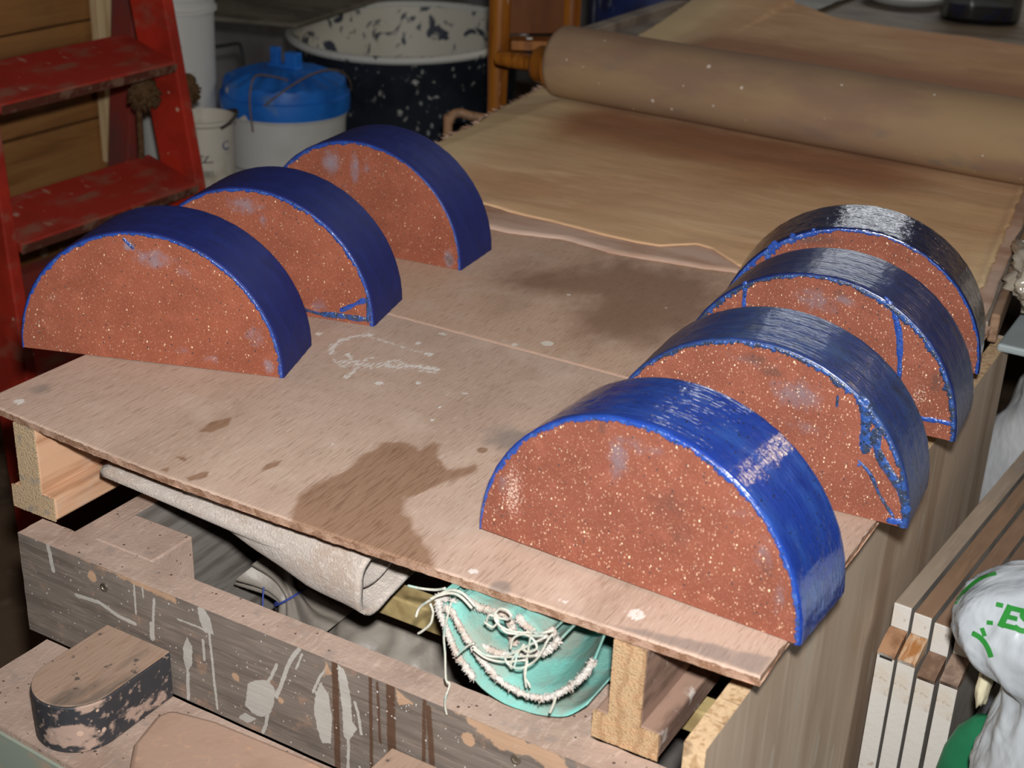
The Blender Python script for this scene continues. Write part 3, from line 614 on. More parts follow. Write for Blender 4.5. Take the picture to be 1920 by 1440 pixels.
bearer('pale T-shaped wooden bearer under the left corner of the board', 0.001, .056, .013, .040, m_tside, m_end_g, 0.36)
bearer('T-shaped wooden bearer with golden sawn end beside the turquoise roll', 0.636, .056, .013, .040, m_tside2, m_end, 0.36)

# ------------------------------------------------------------------ rolled felt under the board
m_felt = M('cream_felt', srgb(182, 171, 162), .95, .1, [dict(s=28, col=srgb(172, 154, 140), lo=.44, hi=.68, d=5), dict(s=(160, 300, 300), col=srgb(206, 197, 188), lo=.5, hi=.7, a=.6)], [dict(s=500, h=1.6), dict(s=60, h=1.5)], sheen=.3)
FP = [(.16, .0), (.12, .003), (.08, .006), (.045, .003), (.018, -.010), (.006, -.030), (.012, -.052), (.03, -.060), (.06, -.052), (.10, -.043), (.15, -.038)]
FP = smooth_path([(a, b, 0) for a, b in FP], 5)
def felt_fn(u, v):
    p = FP[int(round(v * (len(FP) - 1)))]; x = 0.085 + 0.32 * u + 0.055 * (p.x - .012) * 8 * .16
    d = -0.0245 - 0.0125 * u; sc_ = 0.25 + 0.75 * min(1.0, u * 1.25)
    return (x + 0.004 * nz(v * 9, 3), 0.016 + p.x * .8 + 0.03 * (1 - u), d + p.y * sc_ + 0.0012 * nz(u * 9, v * 12))
felt = MB().sheet(felt_fn, 60, len(FP) - 1, .0055).build('felt_blanket', m_felt, smooth=180)
tag(felt, 'folded cream felt blanket hanging under the front board', 'felt')
def felt_in(u, v):
    a = PI * 1.9 * v; r = .017 - .004 * v
    x = 0.10 + 0.298 * u; return (x, 0.016 + .036 + 1.5 * r * math.cos(a + 2.2), -.0245 - .0125 * u - .0275 + .72 * r * math.sin(a + 2.2) * (0.25 + 0.75 * u))
MB().sheet(felt_in, 30, 24, .004).build('inner_fold', m_felt, felt, (0, 0, 0), smooth=180)

# ------------------------------------------------------------------ grey clay bags inside the bench
m_bag = M('grey_polythene', srgb(150, 142, 132), .45, .4, [dict(s=14, col=srgb(128, 120, 112), lo=.42, hi=.66)], [dict(s=(30, 60, 30), h=1.6)])
m_bag2 = M('dark_grey_polythene', srgb(98, 92, 88), .5, .4, [dict(s=14, col=srgb(80, 76, 73), lo=.42, hi=.66)], [dict(s=(30, 60, 30), h=1.2)])
def lump(name, c, r, mat, seed, amp=.12, n=48, power=2.6):
    b = MB()
    def fn(u, v):
        a = 2 * PI * u; e = PI * (v - .5); d = Vector((math.cos(e) * math.cos(a), math.cos(e) * math.sin(a), math.sin(e)))
        k = (abs(d.x) ** power + abs(d.y) ** power + abs(d.z) ** power) ** (-1 / power)
        q = k * (1 + amp * noise.noise(d * 2.2 + Vector((seed, 0, 0))) + amp * .4 * noise.noise(d * 6 + Vector((0, seed, 0))))
        return (c[0] + r[0] * d.x * q, c[1] + r[1] * d.y * q, c[2] + r[2] * d.z * q)
    return b.grid(fn, n * 2, n)
cb = lump('clay_bag', (0.30, 0.29, -0.325), (.105, .13, .085), m_bag, 3).build('clay_bag', m_bag, smooth=180)
tag(cb, 'pale grey polythene clay bag with a gathered neck under the felt blanket', 'clay bag')
neck = MB()
def nk(u, v):
    a = 2 * PI * u; r = interp(v, [0, .3, .55, .7, 1], [.06, .034, .014, .02, .042]) * (1 + .28 * math.sin(a * 9 + 3 * nz(v * 2, 1)) * min(1, .3 + v))
    return (0.225 - 0.07 * v + r * .7 * math.cos(a), 0.185 + .01 * v + r * .8 * math.sin(a), -0.285 + .075 * v + r * .8 * math.cos(a))
neck.grid(nk, 120, 24).build('gathered_neck', m_bag, cb, (0, 0, 0), smooth=180)
m_cord = M('blue_cord', srgb(50, 66, 140), .6)
for P in ([(0.185, 0.15, -0.215), (0.192, 0.14, -0.235), (0.205, 0.142, -0.255)], [(0.235, 0.14, -0.245), (0.25, 0.135, -0.262), (0.272, 0.15, -0.285)]): MB().tube(smooth_path(P, 5), .0009, 6).build('blue_cord', m_cord, cb, (0, 0, 0))
b = MB(); b.tube([(0.19 + .016 * math.cos(a * .35), 0.188 + .022 * math.sin(a * .35), -0.243 + .012 * math.cos(a * .35)) for a in range(19)], .0012, 6)
b.build('blue_tie', m_cord, cb, (0, 0, 0))
tag(lump('clay_bag', (0.535, 0.30, -0.335), (.105, .17, .075), m_bag2, 8, .08).build('clay_bag', m_bag2, smooth=180), 'dark grey polythene clay bag behind the turquoise canvas roll', 'clay bag')

# ------------------------------------------------------------------ turquoise canvas roll with frayed edges
m_turq = M('turquoise_canvas', srgb(122, 178, 168), .85, .2, [dict(s=18, col=srgb(146, 146, 134), lo=.44, hi=.64, a=.8, d=5), dict(s=(500, 500, 500), col=srgb(104, 158, 150), lo=.48, hi=.7, a=.5), dict(s=40, col=srgb(120, 200, 190), lo=.56, hi=.72, a=.5)], [dict(s=700, h=.5), dict(s=60, h=1.2)])
m_fray = M('frayed_cotton', srgb(212, 204, 196), .95, .1, [dict(s=60, col=srgb(196, 178, 164), lo=.44, hi=.66), dict(s=160, col=srgb(150, 206, 198), lo=.6, hi=.72, a=.5)], [dict(s=600, h=2.0)], sheen=.3)
m_thread = M('pale_thread', srgb(216, 214, 200), .85, .2, [dict(s=80, col=srgb(170, 200, 190), lo=.5, hi=.7)], [dict(s=1200, h=1.0)])
roll = thing('canvas_roll', 'turquoise canvas roll with frayed edges hanging under the board', 'canvas roll', (0.585, 0.0, -0.05))
ro = (-0.585, 0.0, 0.05)
def layer(pts, y0, y1, seed, wob=.004, drop=0.0, cut=1.0, squeeze=0.0):
    P = smooth_path([(a, 0, b) for a, b in pts], 6)
    def fn(u, v):
        f = u * (len(P) - 1); i = min(int(f), len(P) - 2); p = P[i].lerp(P[i + 1], f - i)
        ys = y0 + (max(0, u - cut) * .05 if cut < 1 else 0)        # past the cut the sheet folds back and shows no cut edge
        x = p.x + wob * v * nz(u * 3, seed) - squeeze * min(1, v * 3) * max(0, (p.x - .57) / .08) ** 1.5
        return (x, ys + (y1 - ys) * v + (0.002 * nz(u * 8, seed) if v == 0 else 0), min(p.z + wob * v * nz(u * 4, seed + 3) + drop * v, -0.019))
    MB().sheet(fn, 90, 18, .0014).build('canvas_layer', m_turq, roll, ro, smooth=180)
    # fuzzy edge
    b = MB(); random.seed(int(seed * 10)); N = 150; nh = int(N * min(1, cut))
    E = [Vector(fn(k / N, 0)) + Vector((0, -.001, -.0004)) for k in range(nh + 1)]
    b.tube(E, lambda t: .0022 + .0012 * nz(t * 30, seed) + .0010 * nz(t * 120, seed), 8, jit=.7)
    for k in range(1000):
        f = random.random() * (len(E) - 1.001); i = int(f); p = E[i].lerp(E[i + 1], f - i)
        d = Vector((random.gauss(0, 1), random.gauss(-.3, .6), random.gauss(0, 1))).normalized(); L = random.uniform(.0022, .0042)
        b.tube([p, p + d * L * .6, p + d * L + Vector((random.uniform(-1, 1), random.uniform(-1, 1), random.uniform(-1, 1))) * .0012], lambda t: .00060 * (1 - .5 * t), 3)
    b.build('frayed_edge', m_fray, roll, ro, smooth=180)
LA = [(0.512, -0.006), (0.506, -0.014), (0.507, -0.030), (0.514, -0.048), (0.522, -0.064), (0.533, -0.076), (0.545, -0.091), (0.560, -0.100), (0.576, -0.1045), (0.594, -0.1055), (0.612, -0.101), (0.626, -0.088)]
LB = [(0.519, -0.010), (0.525, -0.021), (0.534, -0.036), (0.544, -0.045), (0.557, -0.058), (0.573, -0.068), (0.589, -0.071), (0.610, -0.065), (0.630, -0.047), (0.642, -0.028), (0.647, -0.014)]
LC = [(0.518, -0.014), (0.523, -0.027), (0.530, -0.040), (0.541, -0.048), (0.557, -0.050), (0.576, -0.046), (0.594, -0.039), (0.606, -0.028), (0.613, -0.016)]
LD = [(0.524, -0.018), (0.536, -0.021), (0.550, -0.020), (0.562, -0.019), (0.567, -0.027), (0.568, -0.037), (0.572, -0.041)]
LE = [(0.572, -0.018), (0.583, -0.024), (0.592, -0.029), (0.601, -0.020), (0.603, -0.014)]
layer(LA, -0.014, 0.24, 1.3, cut=.50); layer(LB, -0.024, 0.22, 2.1, drop=.012, squeeze=.022); layer(LC, -0.014, 0.2, 3.7, .002, .01); layer(LD, -0.006, .16, 4.4, .002); layer(LE, -0.006, .15, 5.2, .002)
def thr(pts, y, r=.0009):
    P = [(a, y + .003 * nz(a * 60, b * 60), b) for a, b in pts]
    MB().tube(smooth_path(P, 6), r, 6).build('thread', m_thread, roll, ro, smooth=180)
thr([(0.529, -0.006), (0.527, -0.018), (0.524, -0.036), (0.525, -0.054), (0.527, -0.076), (0.530, -0.080), (0.528, -0.092), (0.527, -0.102), (0.528, -0.110)], -0.036)
thr([(0.548, -0.004), (0.538, 0.003), (0.529, 0.003), (0.520, -0.002), (0.507, -0.014), (0.497, -0.025), (0.495, -0.033)], -0.030, .0011)
thr([(0.546, -0.006), (0.536, 0.000), (0.526, -0.001), (0.516, -0.006), (0.509, -0.011)], -0.031, .0011)
thr([(0.508, -0.016), (0.510, -0.022), (0.510, -0.026), (0.508, -0.035), (0.501, -0.044), (0.497, -0.048)], -0.030, .001)
thr([(0.567, -.004), (0.571, 0.004), (0.578, 0.006), (0.582, 0.003), (0.579, -.002), (0.571, -.004), (0.568, -0.001), (0.568, -0.006), (0.575, -0.010), (0.587, -0.010), (0.601, -0.005), (0.611, 0.000), (0.618, 0.004)], -0.035)
thr([(0.569, -.002), (0.570, -.008), (0.578, -.013), (0.590, -.012), (0.602, -.008), (0.613, -.003)], -0.034)
thr([(0.606, 0.004), (0.603, 0.000), (0.601, -0.011), (0.599, -0.027), (0.599, -0.040), (0.603, -0.046), (0.604, -0.049)], -0.040)
thr([(0.600, -0.027), (0.600, -0.040), (0.601, -0.050)], -0.041)
thr([(0.585, -0.023), (0.587, -0.013), (0.594, -0.007), (0.603, -0.006), (0.608, -0.012), (0.601, -0.019), (0.593, -0.021), (0.588, -0.030), (0.586, -0.039), (0.590, -0.035), (0.591, -0.025), (0.596, -0.015)], -0.040)
thr([(0.553, -0.032), (0.564, -0.036), (0.577, -0.034), (0.595, -0.026), (0.609, -0.018)], -0.040)
thr([(0.554, -0.034), (0.565, -0.039), (0.580, -0.037), (0.598, -0.028)], -0.040)
thr([(0.620, 0.004), (0.616, -0.003), (0.611, -0.017), (0.603, -0.029), (0.594, -0.036), (0.584, -0.037), (0.581, -0.032), (0.586, -0.027), (0.599, -0.015), (0.615, 0.000)], -0.040)
thr([(0.620, -0.058), (0.619, -0.064), (0.616, -0.074)], -0.030, .0012)
thr([(0.553, -0.031), (0.546, -0.037), (0.538, -0.048)], -0.038)
thr([(0.506, -0.016), (0.496, -0.022), (0.482, -0.026), (0.470, -0.027)], -0.006, .0011)
thr([(0.56, -0.012), (0.563, -.004), (0.570, -.006), (0.566, -.014), (0.558, -.013)], -0.034)

# ------------------------------------------------------------------ slab bed, canvas and the big roller
m_bed = M('grey_bed_board', srgb(150, 138, 126), .7, .3, [dict(s=(6, 14, 10), col=srgb(118, 106, 98), lo=.42, hi=.66, d=5), dict(s=60, col=srgb(150, 136, 122), lo=.6, hi=.75, a=.6)], [dict(s=60, h=.6)])
bed = thing('slab_table', 'grey slab table carrying the roller and canvas behind the workbench', 'table', (0.3, 1.9, -0.75))
bp_ = (-0.3, -1.9, 0.75)
b = MB(); b.prism([(-0.15, 0.803), (0.7265, 0.803), (0.594, 1.90), (-0.15, 1.90)], -0.034, -0.0095); b.box(-0.40, 1.3, 1.901, 3.4, -0.034, -0.0095)
b.build('table_top', m_bed, bed, bp_, smooth=0, bevel=.002)
MB().box(-0.425, -0.39, 1.93, 3.4, -0.030, 0.012).build('edge_batten', m_bed, bed, bp_, smooth=0, bevel=.003)
MB().prism([(0.7275, 0.803), (0.7385, 0.803), (0.6065, 1.90), (0.595, 1.90)], -0.034, 0.0015).build('edge_rail', M('brown_edge_rail', srgb(150, 120, 96), .7, .3, [dict(s=(40, 8, 40), col=srgb(112, 86, 66), lo=.42, hi=.66), dict(s=30, col=srgb(170, 150, 134), lo=.56, hi=.72, a=.6)], [dict(s=60, h=.5)]), bed, bp_, smooth=0, bevel=.003)
for x, y in ((-0.12, 0.95), (0.50, 1.30), (-0.36, 1.95), (-0.36, 3.3), (1.2, 1.98), (1.2, 3.3)):
    MB().box(x - .03, x + .03, y - .03, y + .03, -0.75, -0.0345).build('leg', m_bed, bed, bp_, smooth=0)

def canvas_mat(name, base, dark, light):
    return M(name, base, .85, .2, [dict(s=(2.2, 5, 4), col=dark, lo=.42, hi=.68, d=5, w=.8), dict(s=(5, 16, 4), col=light, lo=.48, hi=.72, a=.7, d=5, w=1.2),
        dict(attr=('wear', 'R'), n=((6, 14, 6), .5), col=srgb(234, 210, 168), lo=.3, hi=.85, a=.85), dict(attr=('wear', 'G'), n=((5, 12, 6), .6), col=srgb(172, 120, 90), lo=.25, hi=.95, a=.85),
        dict(attr=('wear', 'B'), n=((8, 20, 6), .6), col=srgb(198, 154, 124), lo=.3, hi=.85, a=.8)], [dict(s=(600, 600, 600), h=.35), dict(s=(8, 22, 10), h=2.2)])
m_canvas = canvas_mat('clay_stained_canvas', srgb(222, 182, 142), srgb(204, 158, 118), srgb(236, 202, 162))
m_canvas2 = M('pinkish_canvas', srgb(206, 176, 158), .85, .2, [dict(s=(4, 12, 4), col=srgb(176, 138, 116), lo=.42, hi=.68, d=5)], [dict(s=600, h=.35), dict(s=20, h=1.5)])
fu = [(-0.25, 0.80), (0.060, 0.782), (0.130, 0.783), (0.215, 0.773), (0.277, 0.773), (0.310, 0.779), (0.34, 0.800), (0.356, 0.813), (0.381, 0.807), (0.431, 0.772), (0.52, 0.752), (0.75, 0.745)]
lf = [(0.70, -0.13), (0.90, -0.165), (1.035, -0.183), (1.093, -0.198), (1.126, -0.196), (1.185, -0.204), (1.242, -0.218), (1.304, -0.229), (1.372, -0.237), (1.440, -0.249), (1.508, -0.266), (1.9, -0.32), (2.6, -0.39)]
bk = [(-0.42, 2.30), (-0.39, 2.46), (-0.30, 2.55), (-0.20, 2.40), (-0.10, 2.42), (-0.035, 2.50), (0.058, 2.50), (0.165, 2.42), (0.267, 2.40), (0.406, 2.395), (0.8, 2.38)]
def canvas_pt(x, y, zo):
    z = zo + 0.0010 * nz(x * 14, y * 5) + 0.0006 * nz(x * 5, y * 22)
    ed = x - (0.712 - .12 * (y - .78))
    if ed > -.012: z += .004 * math.sin((ed + .012) / .012 * PI * .8)
    k = max(0, min(1, (y - 2.0) / .4)); z += k * k * (0.012 + 0.028 * max(0, nz(x * 4 + 1, 3)) + (.035 if x < -0.15 else 0) * math.exp(-((x + .27) / .10) ** 2))
    z += 0.004 * math.exp(-((y - 0.80) / .03) ** 2) * max(0, nz(x * 9, 5) + .2)
    return z
def can_fn(zo, fu_, y_end=None):
    def fn(u, v):
        xr = -0.2 + 0.95 * u
        y0 = interp(xr, [p[0] for p in fu_], [p[1] for p in fu_]); y1 = y_end if y_end else interp(xr, [p[0] for p in bk], [p[1] for p in bk])
        y = y0 + (y1 - y0) * v
        xl = interp(y, [p[0] for p in lf], [p[1] for p in lf]) + .005 * nz(y * 60, 4) + .003 * nz(y * 200, 2)
        xr2 = 0.712 - .12 * (y - .78) + .004 * nz(y * 24, 8) + .002 * nz(y * 70, 3)
        x = xl + (xr2 - xl) * u
        xx = x
        if xl < -0.15 and x < -0.15: pass
        z = canvas_pt(x, y, zo)
        if x < -0.155: z -= min(.012, (-.155 - x) * .12)
        return (xx, y + .0012 * nz(x * 60, 3) * (v == 0), z)
    return fn
cv = MB().sheet(can_fn(0.0048, fu), 190, 240, .0016).build('canvas_sheet', m_canvas, smooth=180)
tag(cv, 'large clay-stained tan canvas spread under the wooden roller', 'canvas', 'canvas sheets on the slab bed')
c = co(cv); X, Y = c[:, 0], c[:, 1]
Rw = np.clip(1.1 - (X + .2) / .22 - np.clip(Y - 1.5, 0, 1), 0, 1) * np.clip((Y - .7) / .2, 0, 1); Rw = np.maximum(Rw, np.clip((X - .58) / .12, 0, 1) * np.clip((1.35 - Y) / .3, 0, 1) * .7)
Gw = np.exp(-((Y - 1.27) / .14) ** 2) * np.clip((X + .16) / .12, 0, 1) * np.clip((.62 - X) / .2, 0, 1)
Gw = np.maximum(Gw, np.exp(-((Y - 1.85) / .32) ** 2) * np.clip((X + .3) / .15, 0, 1) * 1.1)
Bw = np.clip((X + .05) / .2, 0, 1) * np.clip((Y - 2.15) / .1, 0, 1) * .6
set_attr(cv, 'wear', Rw, Gw, Bw)
fl = [(-0.2, 0.72), (0.081, 0.714), (0.137, 0.715), (0.205, 0.735), (0.279, 0.724), (0.348, 0.734), (0.401, 0.743), (0.436, 0.752), (0.55, 0.735), (0.75, 0.73)]
def low_fn(u, v):
    x = -0.10 + 0.84 * u; y0 = interp(x, [p[0] for p in fl], [p[1] for p in fl]); y = y0 + (1.80 - y0) * v
    x = -0.10 + (0.7265 - .12 * (y - .78) + .003 * nz(y * 16, 5) + .10) * u
    return (x, y + .0015 * nz(x * 90, 2) * (v == 0), .0024 + .0004 * nz(x * 20, y * 20))
lo = MB().sheet(low_fn, 120, 60, .0016).build('canvas_sheet', m_canvas2, smooth=180)
tag(lo, 'pinkish under-sheet of canvas peeping out in front of the tan canvas', 'canvas', 'canvas sheets on the slab bed')
# frayed threads along the left edge of the canvas
b = MB(); random.seed(3)
for k in range(260):
    y = random.uniform(0.95, 1.55); x = interp(y, [p[0] for p in lf], [p[1] for p in lf]); z = .0035 - min(.012, max(0, -.155 - x) * .12)
    b.tube([(x + .006, y, z), (x - random.uniform(.0, .010), y + random.gauss(0, .005), z + random.gauss(0, .002))], lambda t: .0011 * (1 - .6 * t), 4)
b.build('frayed_edge', m_canvas2, cv, (0, 0, 0), smooth=180)

m_roller = M('worn_maple_roller', srgb(152, 126, 104), .8, .2, [dict(s=(1.6, 6, 6), col=srgb(158, 132, 100), lo=.42, hi=.66, d=4), dict(s=(5, 14, 14), col=srgb(140, 112, 94), lo=.45, hi=.66, a=.8, d=5), dict(s=(9, 20, 20), col=srgb(118, 112, 106), lo=.62, hi=.78, a=.6), dict(t='spots', s=46, col=srgb(220, 212, 200), lo=.10, hi=.16, p=16, k=.34), dict(t='spots', s=90, col=srgb(214, 200, 186), lo=.08, hi=.16, p=12, k=.42)], [dict(s=(10, 60, 60), h=.3)])
m_varn = M('orange_varnished_wood', srgb(150, 92, 30), .35, .5, [dict(s=(40, 40, 5), col=srgb(112, 62, 16), lo=.42, hi=.68), dict(s=(30, 30, 9), col=srgb(190, 146, 122), lo=.62, hi=.68, a=.8)], [dict(s=(60, 60, 6), h=.3)])
rl = thing('wooden_roller', 'long pale wooden roller lying across the stained canvas', 'roller', (-0.175, 1.388, 0.0695), (0, 0, math.radians(-3.0)))
RR = 0.0615; e = .018
pr = [(RR - e + e * math.sin(a), e - e * math.cos(a)) for a in [PI / 2 * k / 6 for k in range(7)]] + [(RR + .0003 * math.sin(k), .05 + k * .05) for k in range(24)] + [(RR - e + e * math.cos(a), 1.27 + e * math.sin(a)) for a in [PI / 2 * k / 6 for k in range(7)]]
MB().lathe(pr, 72, axis='X').build('barrel', m_roller, rl, (0, 0, 0), smooth=60)
MB().lathe([(.012, -.045), (.026, -.043), (.032, -.034), (.033, -.014), (.038, -.010), (.038, -.0005)], 40, axis='X').build('collar', m_varn, rl, (0, 0, -.012), smooth=50)
MB().lathe([(.009, -.125), (.013, -.122), (.014, -.09), (.012, -.046)], 32, axis='X').build('handle', m_varn, rl, (0, 0, -.014), smooth=50)

# ------------------------------------------------------------------ varnished frame behind the canvas (an old chair)
m_dkvarn = M('dark_varnished_panel', srgb(104, 58, 22), .45, .4, [dict(s=(20, 20, 4), col=srgb(84, 44, 14), lo=.42, hi=.68)])
ch = thing('wooden_chair', 'orange varnished wooden chair behind the left end of the roller', 'chair', (-0.39, 1.545, -0.75))
cp = (0.39, -1.545, 0.75)
MB().lathe([(.019, -.75), (.019, -.06), (.0205, .0), (.021, .16), (.020, .40)], 24, c=(-.392, 1.553, 0)).build('front_post', m_varn, ch, cp, smooth=40)
MB().lathe([(.018, -.75), (.018, .0), (.020, .40)], 24, c=(-.296, 1.66, 0)).build('back_post', m_varn, ch, cp, smooth=40)
MB().obox((-.385, 1.575, .165), (-.300, 1.655, .165), .012, .21).build('side_panel', m_dkvarn, ch, cp, smooth=0, bevel=.002)
MB().obox((-.372, 1.560, .046), (-.255, 1.640, .046), .052, .018).build('seat_rail', m_varn, ch, cp, smooth=0, bevel=.002)
MB().obox((-.372, 1.552, .020), (-.300, 1.535, .020), .022, .028).build('bracket', m_varn, ch, cp, smooth=0, bevel=.002)
for q in ((-.335, 1.57, .057), (-.315, 1.53, .016), (-.285, 1.625, .058)):
    MB().lathe([(0, .003), (.006, .0025), (.007, 0), (0, -.001)], 14, cap=False).build('screw', M('pale_screw', (.55, .55, .5), .4, .5), ch, (cp[0] + q[0], cp[1] + q[1], cp[2] + q[2]))
hp = MB().tube(smooth_path([(-.335, 1.30, -.75), (-.336, 1.293, -.10), (-.334, 1.294, -.045), (-.322, 1.302, -.030), (-.30, 1.312, -.034), (-.262, 1.335, -.040), (-.20, 1.36, -.045)], 6), .0085, 10).build('bent_tube', M('tan_painted_tube', srgb(150, 114, 84), .6, .4, [dict(s=40, col=srgb(120, 90, 66), lo=.45, hi=.65)]))
tag(hp, 'bent tan tube standing between the black tub and canvas edge', 'tube')

# ------------------------------------------------------------------ red stepladder
m_red = M('chipped_red_paint', srgb(170, 44, 28), .55, .35, [dict(s=9, col=srgb(138, 36, 24), lo=.42, hi=.66, d=4), dict(s=(14, 22, 22), col=srgb(140, 92, 76), lo=.50, hi=.72, a=.75, d=6), dict(t='spots', s=60, col=srgb(206, 160, 140), lo=.10, hi=.2, p=10, k=.5)], [dict(s=60, h=.5)])
m_red_d = M('dusty_red_tread', srgb(156, 42, 29), .7, .3, [dict(s=(26, 9, 20), col=srgb(134, 92, 74), lo=.47, hi=.70, a=.8, d=6), dict(s=(34, 40, 34), col=srgb(180, 146, 126), lo=.64, hi=.71, a=.7, d=3), dict(s=6, col=srgb(140, 38, 26), lo=.5, hi=.7)], [dict(s=60, h=.6)])
m_tredge = M('grimy_tread_edge', srgb(88, 48, 36), .8, .2, [dict(s=40, col=srgb(134, 104, 86), lo=.45, hi=.65, a=.7)])
m_rope = M('brown_sisal', srgb(92, 70, 48), .95, .1, [dict(s=90, col=srgb(76, 54, 32), lo=.42, hi=.66)], [dict(s=300, h=2.0)])
lad = thing('step_ladder', 'red paint-splashed wooden stepladder against the plank wall', 'ladder', (-0.72, 0.92, -0.75))
lp = (0.72, -0.92, 0.75)
lx = lambda z: -0.800 - 0.11 * (z + 0.09)       # front edge of the rails
def rail(y0, y1, w=.085):
    b = MB(); zs = [-0.75, 1.0]
    V = [];
    for z in zs:
        k = (z + .1); yy0, yy1 = y0 - .05 * k * (1 if y0 > .9 else -1), y1 - .05 * k * (1 if y0 > .9 else -1)
        for x in (lx(z), lx(z) - w):
            for y in (yy0, yy1): V.append((x, y, z))
    return b.add(V, [(0, 1, 3, 2), (4, 6, 7, 5), (0, 4, 5, 1), (2, 3, 7, 6), (0, 2, 6, 4), (1, 5, 7, 3)])
rail(1.125, 1.150).build('side_rail', m_red, lad, lp, smooth=0, bevel=.003)
rail(0.685, 0.710).build('side_rail', m_red, lad, lp, smooth=0, bevel=.003)
for z in (-0.655, -0.43, -0.2, 0.025, 0.25, 0.475):
    k = z + .1; ya, yb = 0.712 + .05 * k, 1.123 - .05 * k; x0 = lx(z) - .10
    tr = MB().box(-.118, .008, ya, yb, -.019, 0).build('tread', m_red_d, lad, (lx(z) + .72, -.92, z + .75), (0, math.radians(17), 0), smooth=0, bevel=.003)
    MB().box(.0085, .0105, ya, yb, -.0185, -.003).build('tread_edge', m_tredge, tr, (0, 0, 0), smooth=0)
def brail(y0, y1):
    V = []
    for z in (-0.75, 1.0):
        x = -1.12 + 0.14 * (z + .1)
        for xx in (x, x - .06):
            for y in (y0, y1): V.append((xx, y, z))
    return MB().add(V, [(0, 1, 3, 2), (4, 6, 7, 5), (0, 4, 5, 1), (2, 3, 7, 6), (0, 2, 6, 4), (1, 5, 7, 3)])
m_redb = M('dull_red_paint', srgb(130, 50, 42), .7, .3, [dict(s=(12, 12, 5), col=srgb(104, 60, 56), lo=.44, hi=.66)])
brail(1.312, 1.348).build('back_leg', m_redb, lad, lp, smooth=0, bevel=.003)
brail(0.685, 0.715).build('back_leg', m_redb, lad, lp, smooth=0, bevel=.003)
MB().box(-1.19, -1.15, 0.71, 1.315, -.50, -.43).build('back_brace', m_redb, lad, lp, smooth=0)
rp = MB().tube(smooth_path([(-0.885, 1.09, .00), (-.89, 1.10, -.05), (-.90, 1.105, -.19), (-.93, 1.11, -.33)], 5), .006, 8)
ropeo = rp.build('rope', m_rope, lad, lp, smooth=180)
def tuft(c, r, n, seed):
    r *= .8
    random.seed(seed); b = MB()
    for k in range(n):
        d = Vector((random.gauss(0, 1), random.gauss(0, 1), random.gauss(-.3, .8))).normalized(); L = r * random.uniform(.6, 1.2)
        b.tube([Vector(c), Vector(c) + d * L * .6 + Vector((0, 0, -.002)), Vector(c) + d * L + Vector((0, 0, -.008))], lambda t: .0040 * (1 - .4 * t), 4)
    b.add(*((lambda g: (g.v, g.f))(lump('k', c, (r * .75, r * .75, r * .7), None, seed, .3, 10))))
    return b
tuft((-0.875, 1.10, -.035), .036, 420, 2).build('rope_knot', m_rope, ropeo, (0, 0, 0), smooth=180)
tuft((-0.86, 1.19, -.04), .036, 380, 4).build('rope_knot', m_rope, ropeo, (0, 0, 0), smooth=180)
MB().tube(smooth_path([(-0.86, 1.18, -.02), (-.90, 1.22, .005), (-.95, 1.27, .01), (-.96, 1.29, -.0)], 5), .005, 8).build('rope_end', m_rope, ropeo, (0, 0, 0), smooth=180)

# ------------------------------------------------------------------ buckets and tub in the corner
m_white = M('white_plastic', srgb(204, 204, 200), .45, .4, [dict(s=6, col=srgb(188, 186, 178), lo=.45, hi=.7), dict(s=30, col=srgb(174, 162, 146), lo=.64, hi=.78, a=.6)])
m_bluep = M('blue_plastic', srgb(32, 112, 204), .45, .45, [dict(s=9, col=srgb(26, 90, 172), lo=.44, hi=.66), dict(s=20, col=srgb(110, 130, 150), lo=.60, hi=.75, a=.5, d=6), dict(t='spots', s=34, col=srgb(206, 200, 190), lo=.10, hi=.22, p=8, k=.6)], [dict(s=60, h=.3)])
m_wire = M('rusty_wire', srgb(110, 92, 76), .6, .4)
bk1 = thing('lidded_bucket', 'white bucket with ribbed blue lid and wire handle', 'bucket', (-1.085, 1.76, -0.75))
r1 = .143
MB().lathe([(.125, .402), (.136, .404), (.139, .50), (.141, .515), (.146, .518), (.146, .528)], 64).build('body', m_white, bk1, (0, 0, 0), smooth=40)
lidp = [(.1485, .492), (.1500, .510), (.1490, .5295), (.1425, .531), (.1420, .541), (.139, .556), (.128, .561), (.09, .575), (.05, .586), (.0, .588)]
n = 96; V = []; F = []
for i, (r, h) in enumerate(lidp):
    for k in range(n):
        a = 2 * PI * k / n; rib = .0045 * (1 if math.sin(a * 18) > .2 else 0) if 5 <= i <= 7 else 0
        V.append((r * math.cos(a), r * math.sin(a), h + .030 + rib))
for i in range(len(lidp) - 1):
    for k in range(n): F.append((i * n + k, i * n + (k + 1) % n, (i + 1) * n + (k + 1) % n, (i + 1) * n + k))
lid = MB().add(V, F).build('lid', m_bluep, bk1, (0, 0, 0), smooth=35)
b = MB().box(-.035, -.012, -.008, .008, .612, .658); b.box(.010, .044, -.012, .012, .612, .652); b.box(-.04, .046, -.013, .013, .611, .622)
b.build('lid_knob', m_bluep, lid, (0, 0, 0), (0, 0, 0), smooth=0, bevel=.003)
b = MB(); pts = [(.152 * math.cos(a), .152 * math.sin(a), .560 + .075 * math.sin((a + 1.2) / 1.9 * PI)) for a in [-1.2 + 1.9 * k / 16 for k in range(17)]]
b.tube(pts, .0022, 6); b.tube(smooth_path([(.03, -.152, .50), (.025, -.153, .57), (.03, -.14, .62), (.06, -.125, .625), (.10, -.11, .618)], 5), .0022, 6)
b.build('wire_handle', m_wire, bk1, (0, 0, 0))
MB().lathe([(.112, .0), (.120, .002), (.138, .345), (.147, .35), (.147, .375), (.143, .376), (.143, .399), (.10, .4005)], 64).build('lower_tub', m_white, bk1, (0, 0, 0), smooth=40)

